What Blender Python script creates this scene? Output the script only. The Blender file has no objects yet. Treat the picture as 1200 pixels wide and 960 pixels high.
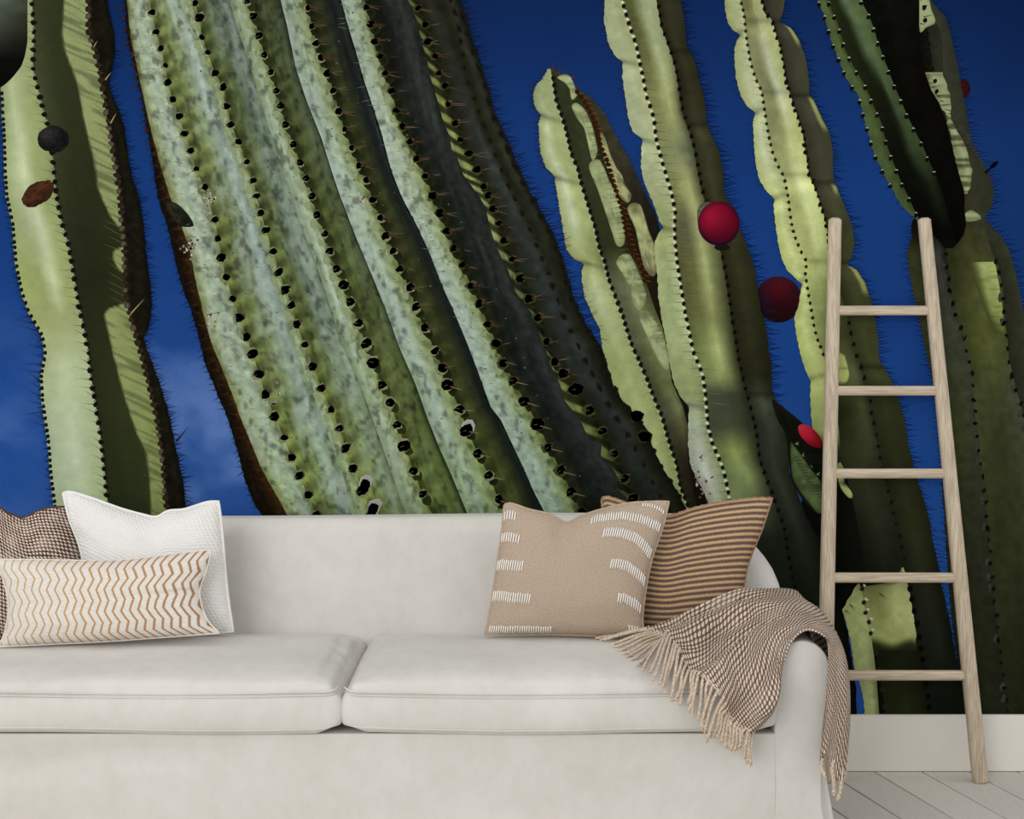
import bpy, bmesh, math, random
import numpy as np
from mathutils import Vector

# ------------------------------------------------------------------ camera, light, exposure
scene = bpy.context.scene
COL = scene.collection
DIST = 4.5            # camera to wall, metres
FPX = 1611.0          # focal length in pixels of a 1200 px wide frame
CAMH = 1.377          # eye height
HOR = 410.0           # row of the horizon
cam_d = bpy.data.cameras.new('camera')
cam_d.sensor_fit = 'HORIZONTAL'
cam_d.sensor_width = 36.0
cam_d.lens = 36.0 * FPX / 1200.0
cam_d.shift_y = -(480.0 - HOR) / 1200.0
cam = bpy.data.objects.new('camera', cam_d)
COL.objects.link(cam)
cam.location = (0, -DIST, CAMH)
cam.rotation_euler = (math.pi / 2, 0, 0)
scene.camera = cam

world = bpy.data.worlds.new('world')
scene.world = world
world.use_nodes = True
world.node_tree.nodes['Background'].inputs[0].default_value = (1.0, 0.995, 0.985, 1)
world.node_tree.nodes['Background'].inputs[1].default_value = 0.91

def area_light(name, loc, target, sx, sy, power, color):
    d = bpy.data.lights.new(name, 'AREA')
    d.shape = 'RECTANGLE'; d.size = sx; d.size_y = sy; d.energy = power; d.color = color
    o = bpy.data.objects.new(name, d)
    COL.objects.link(o)
    o.location = loc
    o.rotation_euler = (Vector(target) - Vector(loc)).to_track_quat('-Z', 'Y').to_euler()
    return o
# daylight from the room's window side, behind and to the left of the viewer
area_light('window_left_offscreen', (-2.6, -6.2, 2.8), (0.2, -0.2, 0.7), 3.4, 2.6, 145, (1.0, 0.995, 0.985))

vs = scene.view_settings
vs.view_transform = 'Standard'
vs.look = 'None'
vs.gamma = 1.0
vs.use_curve_mapping = False
vs.exposure = 0.0
PRINT_GAIN = 1.0      # ink density of the wall mural

rng = np.random.RandomState(7)
random.seed(7)

# ------------------------------------------------------------------ helpers
def at(px, py, d):
    """point seen at frame position (px, py) at distance d from the eye"""
    s = FPX / d
    return Vector(((px - 600.0) / s, d - DIST, CAMH - (py - HOR) / s))

def lin(c):
    c = np.asarray(c, dtype=float) / 255.0
    return np.where(c <= 0.04045, c / 12.92, ((c + 0.055) / 1.055) ** 2.4)

def L4(c):
    return tuple(lin(c)) + (1.0,)

def sstep(a, b, x):
    t = np.clip((np.asarray(x, float) - a) / (b - a), 0, 1)
    return t * t * (3 - 2 * t)

def _hash(i, j, seed):
    n = (i.astype(np.int64) * 374761393 + j.astype(np.int64) * 668265263 + seed * 974711) & 0x7fffffff
    n = ((n ^ (n >> 13)) * 1274126177) & 0x7fffffff
    return ((n ^ (n >> 16)) & 0xffff) / 65535.0

def vnoise(x, y, seed=0):
    x = np.asarray(x, float); y = np.asarray(y, float)
    i = np.floor(x); j = np.floor(y)
    fx = x - i; fy = y - j
    fx = fx * fx * (3 - 2 * fx); fy = fy * fy * (3 - 2 * fy)
    a = _hash(i, j, seed); b = _hash(i + 1, j, seed)
    c = _hash(i, j + 1, seed); d = _hash(i + 1, j + 1, seed)
    return (a * (1 - fx) + b * fx) * (1 - fy) + (c * (1 - fx) + d * fx) * fy

def fbm(x, y, seed=0, octv=3):
    r = 0; a = 0.5; t = 0
    for k in range(octv):
        r = r + a * vnoise(x * 2 ** k, y * 2 ** k, seed + 17 * k); t += a; a *= 0.5
    return r / t

def link(name, me, mat=None, parent=None):
    o = bpy.data.objects.new(name, me)
    COL.objects.link(o)
    if mat is not None:
        me.materials.append(mat)
    if parent is not None:
        o.parent = parent
    return o

def mesh(name, verts, faces, mat=None, parent=None, colors=None, uvs=None, smooth=True):
    me = bpy.data.meshes.new(name)
    verts = np.asarray(verts, dtype=np.float32)
    if isinstance(faces, np.ndarray):
        nf, k = faces.shape
        me.vertices.add(len(verts)); me.vertices.foreach_set('co', verts.ravel())
        me.loops.add(nf * k); me.loops.foreach_set('vertex_index', faces.astype(np.int32).ravel())
        me.polygons.add(nf)
        me.polygons.foreach_set('loop_start', np.arange(0, nf * k, k, dtype=np.int32))
        me.update(calc_edges=True)
    else:
        me.from_pydata([tuple(map(float, v)) for v in verts], [], [tuple(int(i) for i in f) for f in faces]); me.update()
    if smooth:
        me.polygons.foreach_set('use_smooth', np.ones(len(me.polygons), dtype=bool))
    if colors is not None:
        at_ = me.color_attributes.new('Col', 'FLOAT_COLOR', 'POINT')
        c = np.ones((len(verts), 4), dtype=np.float32); c[:, :3] = colors
        at_.data.foreach_set('color', c.ravel())
    if uvs is not None:
        ul = me.uv_layers.new(name='UVMap')
        idx = np.empty(len(me.loops), dtype=np.int32); me.loops.foreach_get('vertex_index', idx)
        ul.data.foreach_set('uv', np.asarray(uvs, dtype=np.float32)[idx].ravel())
    me.validate()
    return link(name, me, mat, parent)

def grid_faces(nr, nc, off=0, flip=False, wrap=False):
    i, j = np.meshgrid(np.arange(nr - 1), np.arange(nc if wrap else nc - 1), indexing='ij')
    a = i * nc + j; b = i * nc + (j + 1) % nc
    c = (i + 1) * nc + (j + 1) % nc; d = (i + 1) * nc + j
    f = np.stack([a, b, c, d] if not flip else [a, d, c, b], -1).reshape(-1, 4)
    return f + off

def tag(o, label, cat=None, group=None, kind=None):
    if label: o['label'] = label
    if cat: o['category'] = cat
    if group: o['group'] = group
    if kind: o['kind'] = kind
    return o

def empty(name, loc=(0, 0, 0)):
    o = bpy.data.objects.new(name, None)
    o.empty_display_size = 0.1
    COL.objects.link(o); o.location = loc
    return o

class NT:
    """small node-tree writer"""
    def __init__(self, name, rough=0.9, spec=0.2):
        self.m = bpy.data.materials.new(name); self.m.use_nodes = True
        self.t = self.m.node_tree; self.n = self.t.nodes; self.l = self.t.links
        self.b = self.n['Principled BSDF']
        self.b.inputs['Roughness'].default_value = rough
        self.b.inputs['Specular IOR Level'].default_value = spec
    def node(self, typ, **kw):
        x = self.n.new(typ)
        for k, v in kw.items(): setattr(x, k, v)
        return x
    def put(self, sock, v):
        if hasattr(v, 'links'): self.l.new(v, sock)
        else: sock.default_value = v
    def math(self, op, a, b=0.0, c=None):
        x = self.node('ShaderNodeMath', operation=op)
        self.put(x.inputs[0], a); self.put(x.inputs[1], b)
        if c is not None: self.put(x.inputs[2], c)
        return x.outputs[0]
    def coords(self, kind='UV'):
        c = self.node('ShaderNodeTexCoord')
        s = self.node('ShaderNodeSeparateXYZ')
        self.l.new(c.outputs[kind], s.inputs[0])
        return c.outputs[kind], s.outputs[0], s.outputs[1], s.outputs[2]
    def noise(self, vec, scale, detail=3, rough=0.6, stretch=None):
        if stretch:
            mp = self.node('ShaderNodeMapping'); mp.inputs['Scale'].default_value = stretch
            self.l.new(vec, mp.inputs[0]); vec = mp.outputs[0]
        x = self.node('ShaderNodeTexNoise'); x.inputs['Scale'].default_value = scale
        x.inputs['Detail'].default_value = detail; x.inputs['Roughness'].default_value = rough
        self.l.new(vec, x.inputs['Vector'])
        return x.outputs[0]
    def ramp(self, f, stops):
        x = self.node('ShaderNodeValToRGB'); cr = x.color_ramp
        while len(cr.elements) < len(stops): cr.elements.new(0.5)
        for e, (p, c) in zip(cr.elements, stops):
            e.position = p; e.color = L4(c)
        self.put(x.inputs[0], f)
        return x.outputs[0]
    def mix(self, f, a, b, mode='MIX'):
        x = self.node('ShaderNodeMix', data_type='RGBA', blend_type=mode)
        self.put(x.inputs[0], f)
        self.put(x.inputs[6], a if hasattr(a, 'links') else L4(a))
        self.put(x.inputs[7], b if hasattr(b, 'links') else L4(b))
        return x.outputs[2]
    def color(self, c):
        self.put(self.b.inputs['Base Color'], c if hasattr(c, 'links') else L4(c))
    def bump(self, h, strength=0.4, dist=0.005, prev=None):
        x = self.node('ShaderNodeBump')
        x.inputs['Strength'].default_value = strength; x.inputs['Distance'].default_value = dist
        self.l.new(h, x.inputs['Height'])
        if prev is not None: self.l.new(prev, x.inputs['Normal'])
        self.l.new(x.outputs[0], self.b.inputs['Normal'])
        return x.outputs[0]

def tube(path, radius, nseg=8, caps=True):
    """verts, faces of a tube along a list of Vectors; radius number or list"""
    P = [Vector(p) for p in path]; n = len(P)
    R = radius if hasattr(radius, '__len__') else [radius] * n
    vs_, fs = [], []
    up = Vector((0, 0, 1)); prev = None
    for i in range(n):
        t = (P[min(i + 1, n - 1)] - P[max(i - 1, 0)]).normalized()
        if prev is None:
            a = t.cross(up)
            if a.length < 1e-3: a = t.cross(Vector((1, 0, 0)))
            a.normalize()
        else:
            a = (prev - t * prev.dot(t)).normalized()
        prev = a; b = t.cross(a)
        for k in range(nseg):
            th = 2 * math.pi * k / nseg
            vs_.append(P[i] + (a * math.cos(th) + b * math.sin(th)) * R[i])
    for i in range(n - 1):
        for k in range(nseg):
            fs.append((i * nseg + k, i * nseg + (k + 1) % nseg, (i + 1) * nseg + (k + 1) % nseg, (i + 1) * nseg + k))
    if caps:
        fs.append(tuple(range(nseg - 1, -1, -1)))
        fs.append(tuple((n - 1) * nseg + k for k in range(nseg)))
    return vs_, fs

def merge(parts):
    V, F = [], []
    for v, f in parts:
        o = len(V); V += list(v); F += [tuple(i + o for i in q) for q in f]
    return V, F

def rounded_box(cx, cy, cz, sx, sy, sz, r, step=0.02):
    """dense box with round edges, as (verts ndarray, quad faces ndarray)"""
    def axis(s):
        n = max(4, int(s / step)); base = np.linspace(-s / 2, s / 2, n + 1)
        extra = [s / 2 - r * (1 - math.sin(k * math.pi / 12)) for k in range(6)]
        a = np.unique(np.round(np.concatenate([base, extra, [-e for e in extra]]), 5))
        return a
    A = [axis(sx), axis(sy), axis(sz)]; H = [sx / 2, sy / 2, sz / 2]
    V, F = [], []; off = 0
    for ax in range(3):
        b, c = (ax + 1) % 3, (ax + 2) % 3
        for sg in (-1, 1):
            U, W = np.meshgrid(A[b], A[c], indexing='ij')
            p = np.zeros(U.shape + (3,)); p[..., ax] = sg * H[ax]; p[..., b] = U; p[..., c] = W
            V.append(p.reshape(-1, 3))
            F.append(grid_faces(len(A[b]), len(A[c]), off, flip=(sg < 0))); off += U.size
    V = np.concatenate(V); F = np.concatenate(F)
    inner = np.clip(V, [-(h - r) for h in H], [h - r for h in H])
    dlt = V - inner; ln = np.linalg.norm(dlt, axis=1, keepdims=True)
    V = np.where(ln > 1e-9, inner + dlt / np.maximum(ln, 1e-9) * r, V)
    key = np.round(V, 5); _, idx, inv = np.unique(key, axis=0, return_index=True, return_inverse=True)
    inv = inv.reshape(-1)
    V = V[idx]; F = inv[F]
    return V + np.array([cx, cy, cz]), F

# ------------------------------------------------------------------ setting: wall, floor, baseboard
def plain(name, rgb, rough=0.85, spec=0.2, var=0.04, scale=6.0):
    m = NT(name, rough, spec)
    v, x, y, z = m.coords('Object')
    n = m.noise(v, scale, 4)
    lo = [c * (1 - var) for c in rgb]; hi = [min(255, c * (1 + var)) for c in rgb]
    m.color(m.ramp(n, [(0.3, lo), (0.7, hi)]))
    return m.m

M_wall = plain('wall_paint', (205, 202, 196))
M_base = plain('baseboard_paint', (224, 220, 211), 0.7, 0.2, 0.015, 3.0)
M_gap = plain('bare_subfloor_wood', (138, 122, 102))

def floor_mat():
    m = NT('whitewashed_boards', 0.7, 0.25)
    v, x, y, z = m.coords('Object')
    g = m.noise(v, 14, 5, 0.65, (9, 0.6, 1))
    g2 = m.noise(v, 1.3, 2)
    info = m.node('ShaderNodeObjectInfo')
    tint = m.math('MULTIPLY_ADD', info.outputs['Random'], 0.12, 0.94)
    c = m.ramp(g, [(0.25, (188, 183, 174)), (0.5, (201, 196, 187)), (0.75, (210, 206, 198))])
    c = m.mix(0.25, c, m.ramp(g2, [(0.3, (190, 184, 176)), (0.7, (210, 206, 198))]))
    cc = m.node('ShaderNodeCombineColor')
    for k in range(3): m.put(cc.inputs[k], tint)
    c = m.mix(1.0, c, cc.outputs[0], 'MULTIPLY')
    m.color(c); m.bump(g, 0.12, 0.002)
    return m.m
M_floor = floor_mat()

def box_mesh(x0, x1, y0, y1, z0, z1, bev=0.0):
    bm = bmesh.new()
    bmesh.ops.create_cube(bm, size=1.0)
    for v in bm.verts:
        v.co = Vector(((x0 + x1) / 2 + v.co.x * (x1 - x0), (y0 + y1) / 2 + v.co.y * (y1 - y0), (z0 + z1) / 2 + v.co.z * (z1 - z0)))
    if bev: bmesh.ops.bevel(bm, geom=bm.edges[:], offset=bev, segments=2, affect='EDGES')
    me = bpy.data.meshes.new('box'); bm.to_mesh(me); bm.free()
    return me

XW = 3.3
wall = link('wall_back', box_mesh(-XW, XW, 0.0, 0.12, 0.0, 2.8), M_wall); wall['kind'] = 'structure'
bb = link('baseboard_back', box_mesh(-XW, XW, -0.016, 0.0, 0.001, 0.1845, 0.002), M_base); bb['kind'] = 'structure'
floor = link('floor', box_mesh(-XW, XW, -5.6, 0.12, -0.08, -0.036), M_gap); floor['kind'] = 'structure'

# boards run at a slant to the wall
TAN = 410.0 / FPX
BW = 0.1552
def make_boards():
    # shared mesh: board from wall (y=0) to the front edge, shifted in x by its index
    g = 0.0030; y1, y0 = -0.0175, -5.55
    b = 0.0016
    def ring(z, inset):
        xl = g + inset; xr = BW - g - inset
        pts = []
        for (x, y) in ((xl, y1), (xr, y1), (xr, y0), (xl, y0)):
            pts.append((x + TAN * (-y), y, z))
        return pts
    V = ring(-0.0358, 0) + ring(-b, 0) + ring(0.0, b)
    F = []
    for r in range(2):
        for k in range(4):
            F.append((r * 4 + k, r * 4 + (k + 1) % 4, (r + 1) * 4 + (k + 1) % 4, (r + 1) * 4 + k))
    F.append((8, 9, 10, 11))
    F = [tuple(reversed(f)) for f in F]
    me = bpy.data.meshes.new('floor_board'); me.from_pydata(V, [], F); me.update()
    me.materials.append(M_floor)
    # line of a joint: px 1022 on the wall base
    xj = (1022.0 - 600.0) / (FPX / DIST) + 0.0
    k0 = int(math.floor((-XW - 1.6 - xj) / BW)); k1 = int(math.ceil((XW - xj) / BW))
    for k in range(k0, k1):
        x = xj + k * BW
        if x + BW > XW + 0.2: continue
        o = bpy.data.objects.new('floor_board', me); COL.objects.link(o)
        o.location = (x, 0, 0); o.parent = floor
make_boards()

# ------------------------------------------------------------------ wall mural (a flat printed photograph of cacti;
# its light and dark are ink on the sheet, whatever the room's light does)
# print units: 1/358 m on the wall, x to the right, y downwards, as the sheet was laid out
PU = FPX / DIST
YT, YB = -95.0, 837.2
def W(x, y, layer):
    x = np.asarray(x, float); y = np.asarray(y, float)
    return np.stack([(x - 600.0) / PU, np.full(x.shape, -(0.0015 + 0.00016 * layer)), CAMH - (y - HOR) / PU], -1)

def print_mat():
    m = NT('mural_print', 1.0, 0.0)
    a = m.node('ShaderNodeVertexColor'); a.layer_name = 'Col'
    v, x, y, z = m.coords('Object')
    n = m.noise(v, 160, 2, 0.6)
    k = m.math('MULTIPLY_ADD', n, 0.30 * PRINT_GAIN, 0.85 * PRINT_GAIN)
    cc = m.node('ShaderNodeCombineColor')
    for i in range(3): m.put(cc.inputs[i], k)
    m.color(m.mix(1.0, a.outputs['Color'], cc.outputs[0], 'MULTIPLY'))
    return m.m
M_print = print_mat()

class Curve:
    """x as a smooth function of y through traced points, straight beyond both ends"""
    def __init__(self, *pts, smooth=2.0):
        p = sorted(pts, key=lambda q: q[1]); self.p = p
        ys = np.array([q[1] for q in p], float); xs = np.array([q[0] for q in p], float)
        def slope(i0, order):
            j = i0
            for k in order:
                j = k
                if abs(ys[k] - ys[i0]) > 45: break
            return (xs[j] - xs[i0]) / (ys[j] - ys[i0]) if ys[j] != ys[i0] else 0.0
        s0 = slope(0, range(1, len(ys))); s1 = slope(len(ys) - 1, range(len(ys) - 2, -1, -1))
        ys = np.concatenate([[ys[0] - 400], ys, [ys[-1] + 900]])
        xs = np.concatenate([[xs[0] - 400 * s0], xs, [xs[-1] + 900 * s1]])
        g = np.arange(-300, 1100, 1.0); v = np.interp(g, ys, xs)
        if smooth:
            r = int(smooth * 3); k = np.exp(-0.5 * (np.arange(-r, r + 1) / smooth) ** 2); k /= k.sum()
            v = np.convolve(np.pad(v, r, mode='edge'), k, 'valid')
        self.g, self.v = g, v
    def __call__(self, y): return np.interp(y, self.g, self.v)

def ramp(u, stops):
    us = [s[0] for s in stops]
    return np.stack([np.interp(u, us, [s[1][k] for s in stops]) for k in range(3)], -1)

def rampy(u, y, keys):
    """colour ramp across u, changing along y: keys = [(y, stops), ...]"""
    if len(keys) == 1: return ramp(u, keys[0][1])
    ys = [k[0] for k in keys]; out = np.zeros(u.shape + (3,)); cols = [ramp(u, k[1]) for k in keys]
    t = np.clip(y, ys[0], ys[-1])
    for i in range(len(keys)):
        w = np.interp(t, ys, [1.0 if j == i else 0.0 for j in range(len(keys))])
        out += w[..., None] * cols[i]
    return out

def strip(name, Lc, Rc, colf, parent, layer, y0=YT, y1=YB, rag=(0, 0), pitch=2.4, seed=1, label=None):
    y0, y1 = max(y0, YT), min(y1, YB)
    nr = max(3, int((y1 - y0) / 2.2)); y = np.linspace(y0, y1, nr)
    l, r = Lc(y), Rc(y)
    tooth = 0.8 * np.abs(np.sin(y / 4.6 * 1.5 + 2 * np.sin(y / 31.0)))
    if rag[0]: l = l - tooth * (rag[0] > .4) + rag[0] * (fbm(y / 5.0, y * 0 + 3.3, seed) - 0.5) * 2
    if rag[1]: r = r + rag[1] * (fbm(y / 5.0, y * 0 + 8.1, seed + 5) - 0.5) * 2
    r = np.maximum(r, l + 0.05)
    nc = max(4, int(np.max(r - l) / pitch) + 1)
    u = np.linspace(0, 1, nc)
    X = l[:, None] + (r - l)[:, None] * u[None]; Y = np.repeat(y[:, None], nc, 1); U = np.repeat(u[None], nr, 0)
    c = np.clip(colf(U, X, Y), 0, 255)
    o = mesh(name, W(X, Y, layer).reshape(-1, 3), grid_faces(nr, nc, flip=True), M_print, parent, lin(ink(c)).reshape(-1, 3))
    if label: o['label'] = label
    return o

def shade(keys, mott=0.10, sc=9.0, streak=0.0, seed=1, sy=60.0):
    """colour function: ramp across + mottling + streaks along the rib"""
    if not isinstance(keys[0][1], list): keys = [(0, keys)]
    def f(u, x, y):
        c = rampy(u, y, keys)
        n = (fbm(x / sc, y / sc, seed) - 0.5) * 2 * mott
        if streak: n = n + (fbm(u * 9 + y / 55.0, y / sy, seed + 3) - 0.5) * 2 * streak
        return c * (1 + n)[..., None]
    return f

def jointed(colf, ys, side=0, amp=.26, slope=0.0):
    """darken just above each segment joint and lighten the swelling below it"""
    def f(u, x, y):
        c = colf(u, x, y)
        for yj in ys:
            d = y - (yj + slope * u)
            e = (1 - .55 * u) if side == 0 else 1.0
            c = c * (1 - amp * e * np.exp(-(d / 3.2) ** 2) + .10 * e * np.exp(-((d - 13) / 8.0) ** 2))[..., None]
        return c
    return f

class Soup:
    """many small flat marks in one mesh"""
    def __init__(self, layer): self.V = []; self.F = []; self.C = []; self.layer = layer
    def poly(self, pts, cols):
        o = len(self.V); self.V += [tuple(p) for p in pts]
        if not isinstance(cols[0], (tuple, list, np.ndarray)): cols = [cols] * len(pts)
        self.C += [tuple(c) for c in cols]
        self.F.append(tuple(range(o, o + len(pts))))
    def ell(self, x, y, rx, ry, ang, rim, core, n=9, jit=0.15):
        o = len(self.V); ca, sa = math.cos(ang), math.sin(ang)
        self.V.append((x, y)); self.C.append(tuple(core))
        for k in range(n):
            t = 2 * math.pi * k / n; q = 1 + random.uniform(-jit, jit)
            a, b = rx * q * math.cos(t), ry * q * math.sin(t)
            self.V.append((x + a * ca - b * sa, y + a * sa + b * ca)); self.C.append(tuple(rim))
        for k in range(n): self.F.append((o, o + 1 + k, o + 1 + (k + 1) % n))
    def spine(self, x, y, dx, dy, w, c0, c1):
        ln = math.hypot(dx, dy) or 1; nx, ny = -dy / ln * w / 2, dx / ln * w / 2
        self.poly([(x + nx, y + ny), (x + dx, y + dy), (x - nx, y - ny)], [c0, c1, c0])
    def build(self, name, parent, label=None):
        v = np.array(self.V, float)
        keep = []
        for f in self.F:
            ys = [self.V[i][1] for i in f]
            if max(ys) < YB and min(ys) > YT: keep.append(f)
        o = mesh(name, W(v[:, 0], v[:, 1], self.layer), keep, M_print, parent, lin(ink(np.array(self.C))))
        o['kind'] = 'stuff'
        if label: o['label'] = label
        return o

def along(curve, y0, y1, step, jit=0.15):
    y = y0; out = []
    while y < y1:
        out.append((float(curve(y)), y)); y += step * (1 + random.uniform(-jit, jit))
    return out

def blob(name, cx, cy, rx, ry, ang, colf, parent, layer, n=28, m=10, jag=0.0):
    """printed round thing (fruit): disc with colour by direction and radius"""
    V, C = [(cx, cy)], [colf(0.0, 0.0)]
    ca, sa = math.cos(ang), math.sin(ang)
    for j in range(1, m + 1):
        r = j / m
        for k in range(n):
            t = 2 * math.pi * k / n; q = r * (1 + (jag * (float(vnoise(k * 0.9, 1.7, 5)) - 0.5)) * r)
            a, b = rx * q * math.cos(t), ry * q * math.sin(t)
            V.append((cx + a * ca - b * sa, cy + a * sa + b * ca)); C.append(colf(q * math.cos(t), q * math.sin(t)))
    F = [(0, 1 + k, 1 + (k + 1) % n) for k in range(n)]
    for j in range(m - 1):
        for k in range(n):
            a = 1 + j * n + k; b = 1 + j * n + (k + 1) % n
            F.append((a, a + n, b + n, b))
    v = np.array(V)
    return mesh(name, W(v[:, 0], v[:, 1], layer), F, M_print, parent, lin(np.clip(np.array(C), 0, 255)))

def ink(c):
    """printing inks: slightly greyer greens, deeper shadows"""
    c = np.clip(np.asarray(c, float), 0, 255)
    c = 255 * (c / 255) ** 1.12 * 1.04
    l = (c * [.3, .59, .11]).sum(-1, keepdims=True)
    k = np.where((c[..., 1:2] >= c[..., 2:3]) & (c[..., 0:1] < 1.35 * c[..., 1:2]), .28, 0.0)
    c = c * (1 - k) + l * k
    return np.clip(np.where(k > 0, c * [1.0, 1.015, 1.02], c), 0, 255)
# ---- sky sheet: the mural itself
def sky_col(x, y):
    k = [(-100, (13, 32, 70)), (0, (15, 37, 80)), (60, (17, 42, 90)), (150, (21, 51, 107)), (260, (23, 56, 116)), (420, (26, 62, 126)), (560, (31, 70, 136)), (837, (38, 78, 146))]
    c = ramp(y, k)
    # lighter, hazy low left part of the sky
    h = sstep(250, 600, y) * (1 - sstep(260, 420, x)) * (0.45 + 0.55 * sstep(20, 230, x))
    haze = np.array([104, 130, 184.0])
    n = fbm(x / 70.0, y / 55.0, 4, 4)
    a = np.clip(h * (0.15 + 1.0 * sstep(0.35, 0.75, n)), 0, 1) * 0.85
    c = c * (1 - a[..., None]) + haze * a[..., None]
    r = sstep(1040, 1200, x) * (1 - sstep(300, 500, y)) * 0.12
    return c * (1 - r)[..., None] * (1 + 0.10 * (fbm(x / 110., y / 90., 9, 3) - 0.5))[..., None]
def make_sky():
    xs = np.linspace(600 - XW * PU, 600 + XW * PU, 420); ys = np.linspace(YT, YB, 180)
    X, Y = np.meshgrid(xs, ys); c = sky_col(X, Y)
    return mesh('wall_mural', W(X, Y, 0).reshape(-1, 3), grid_faces(180, 420, flip=True), M_print, None, lin(c).reshape(-1, 3))
mural = make_sky()
tag(mural, 'photo mural of tall green cacti under blue sky covering the wall behind the sofa', 'mural')

def spiny(s, pts, dirs, ln, w, c0, c1, n=3, spread=0.5):
    """a small burst of spines at each point"""
    for (x, y) in pts:
        for k in range(n):
            a = dirs + random.uniform(-spread, spread); l = ln * random.uniform(0.55, 1.15)
            s.spine(x, y, l * math.cos(a), l * math.sin(a), w, c0, c1)

BLK = (20, 17, 14)
# ================= cactus in the far right: two segments, partly lit
H_out = Curve((1090,0),(1108,20),(1116,50),(1122,76),(1124,90),(1128,110),(1132,128),(1135,148),(1140,172),(1150,188),(1160,206),(1165,226),(1162,242),(1154,256),(1162,266),(1172,276),(1182,292),(1190,320),(1196,350),(1202,380),(1210,430),(1222,560),(1235,700),(1245,837))
H_left = Curve((1070,0),(1074,120),(1085,200),(1074,250),(1068,262),(1069,276),(1064,296),(1066,320),(1070,340),(1074,358),(1076,370),(1082,396),(1088,424),(1093,448),(1099,500),(1104,560),(1109,640),(1115,720),(1124,790),(1128,837))
h1 = Curve((1082,0),(1090,60),(1096,100),(1104,150),(1112,200),(1108,262),(1108,300),(1114,340),(1120,366),(1126,386),(1130,400),(1136,424),(1139,440),(1141,468),(1143,490),(1147,518),(1149,540),(1152,570),(1156,598),(1158,624),(1160,656),(1162,676),(1166,710),(1172,765),(1176,790),(1181,830))
h2 = Curve((1086,0),(1103,40),(1105,80),(1113,112),(1116,150),(1130,180),(1139,204),(1140,240),(1150,256),(1160,290),(1170,312),(1175,338),(1177,370),(1180,394),(1182,420),(1189,450),(1196,474),(1206,520),(1216,600),(1226,720),(1236,837))
cH = strip('printed_cactus', H_left, H_out, shade([(0,(60,64,34)),(1,(45,46,28))], 0.15), mural, 1, rag=(1.2,1.2), label='dim olive cactus column printed at the right end of the mural')
hk1 = [(0,[(0,(14,14,8)),(1,(20,20,12))]),(200,[(0,(16,16,9)),(1,(24,24,14))]),(262,[(0,(20,20,11)),(.5,(20,18,12)),(1,(18,18,10))]),(300,[(0,(62,66,26)),(.5,(58,62,36)),(.8,(72,72,66)),(1,(30,30,26))]),(400,[(0,(60,62,30)),(.5,(66,70,48)),(1,(62,66,50))]),(500,[(0,(52,56,26)),(.5,(62,68,30)),(1,(60,62,44))]),(640,[(0,(42,46,22)),(.5,(50,55,28)),(1,(44,48,34))]),(837,[(0,(30,34,16)),(.6,(40,46,22)),(1,(34,38,24))])]
strip('rib', H_left, h1, shade(hk1, 0.16, 7), cH, 2, rag=(1.2, 0))
hk2 = [(0,[(0,(38,40,28)),(1,(46,48,34))]),(250,[(0,(40,42,22)),(1,(58,60,32))]),(300,[(0,(44,46,20)),(.5,(70,74,30)),(1,(66,68,34))]),(400,[(0,(66,72,26)),(.5,(84,90,34)),(1,(74,80,34))]),(470,[(0,(66,72,36)),(.5,(62,68,34)),(1,(74,80,56))]),(640,[(0,(52,58,28)),(.5,(50,54,26)),(1,(58,62,40))]),(837,[(0,(36,42,20)),(.5,(38,42,18)),(1,(40,44,24))])]
strip('rib', h1, h2, shade(hk2, 0.14, 8, 0.08), cH, 2)
strip('rib', h2, H_out, shade([(0,[(0,(60,60,46)),(1,(52,54,40))]),(250,[(0,(58,58,40)),(1,(50,52,36))]),(330,[(0,(40,42,26)),(1,(60,64,38))]),(480,[(0,(44,48,34)),(1,(56,60,40))]),(837,[(0,(34,38,22)),(1,(38,42,24))])], 0.12), cH, 2, rag=(0,1.0))
def lit_poly(name, pts, parent, layer, c0, c1, seed=1, feather=3.0, mott=0.08):
    """lit patch: smooth closed outline, soft rim towards c1"""
    P = np.array(pts, float); n = len(P); Q = []
    for i in range(n):
        a, b, c, d = P[i - 1], P[i], P[(i + 1) % n], P[(i + 2) % n]
        for t in np.linspace(0, 1, 6, endpoint=False):
            Q.append(0.5 * (2 * b + (c - a) * t + (2 * a - 5 * b + 4 * c - d) * t * t + (3 * b - a - 3 * c + d) * t ** 3))
    Q = np.array(Q); ctr = Q.mean(0); k = len(Q); rings = [1.0, 0.9, 0.75, 0.55, 0.3]
    V, C, F = [], [], []
    for j, s in enumerate(rings):
        for q in Q:
            p = ctr + (q - ctr) * s; V.append(p)
            t = min(1, j / 1.6); C.append(np.array(c1) * (1 - t) + np.array(c0) * t)
    V.append(ctr); C.append(np.array(c0, float))
    for j in range(len(rings) - 1):
        for i in range(k):
            a, b = j * k + i, j * k + (i + 1) % k; F.append((a, b, b + k, a + k))
    for i in range(k): F.append(((len(rings) - 1) * k + i, (len(rings) - 1) * k + (i + 1) % k, len(rings) * k))
    V = np.array(V); V[:, 1] = np.clip(V[:, 1], YT, YB); C = np.array(C); C = C * ((1 + (fbm(V[:, 0] / 6, V[:, 1] / 6, seed) - 0.5) * 2 * mott) * (1 - .2 * sstep(.55, .75, vnoise(V[:, 0] / 30., V[:, 1] / 3.4, 5))))[:, None]
    return mesh(name, W(V[:, 0], V[:, 1], layer), F, M_print, parent, lin(ink(C)))
for P_ in ([(1077,-6),(1087,-6),(1091,10),(1096,26),(1086,32),(1077,36)], [(1128,254),(1138,246),(1150,256),(1134,260)]):
    lit_poly('printed_patch', P_, cH, 3, (150,158,104), (120,126,74), 3)
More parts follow.
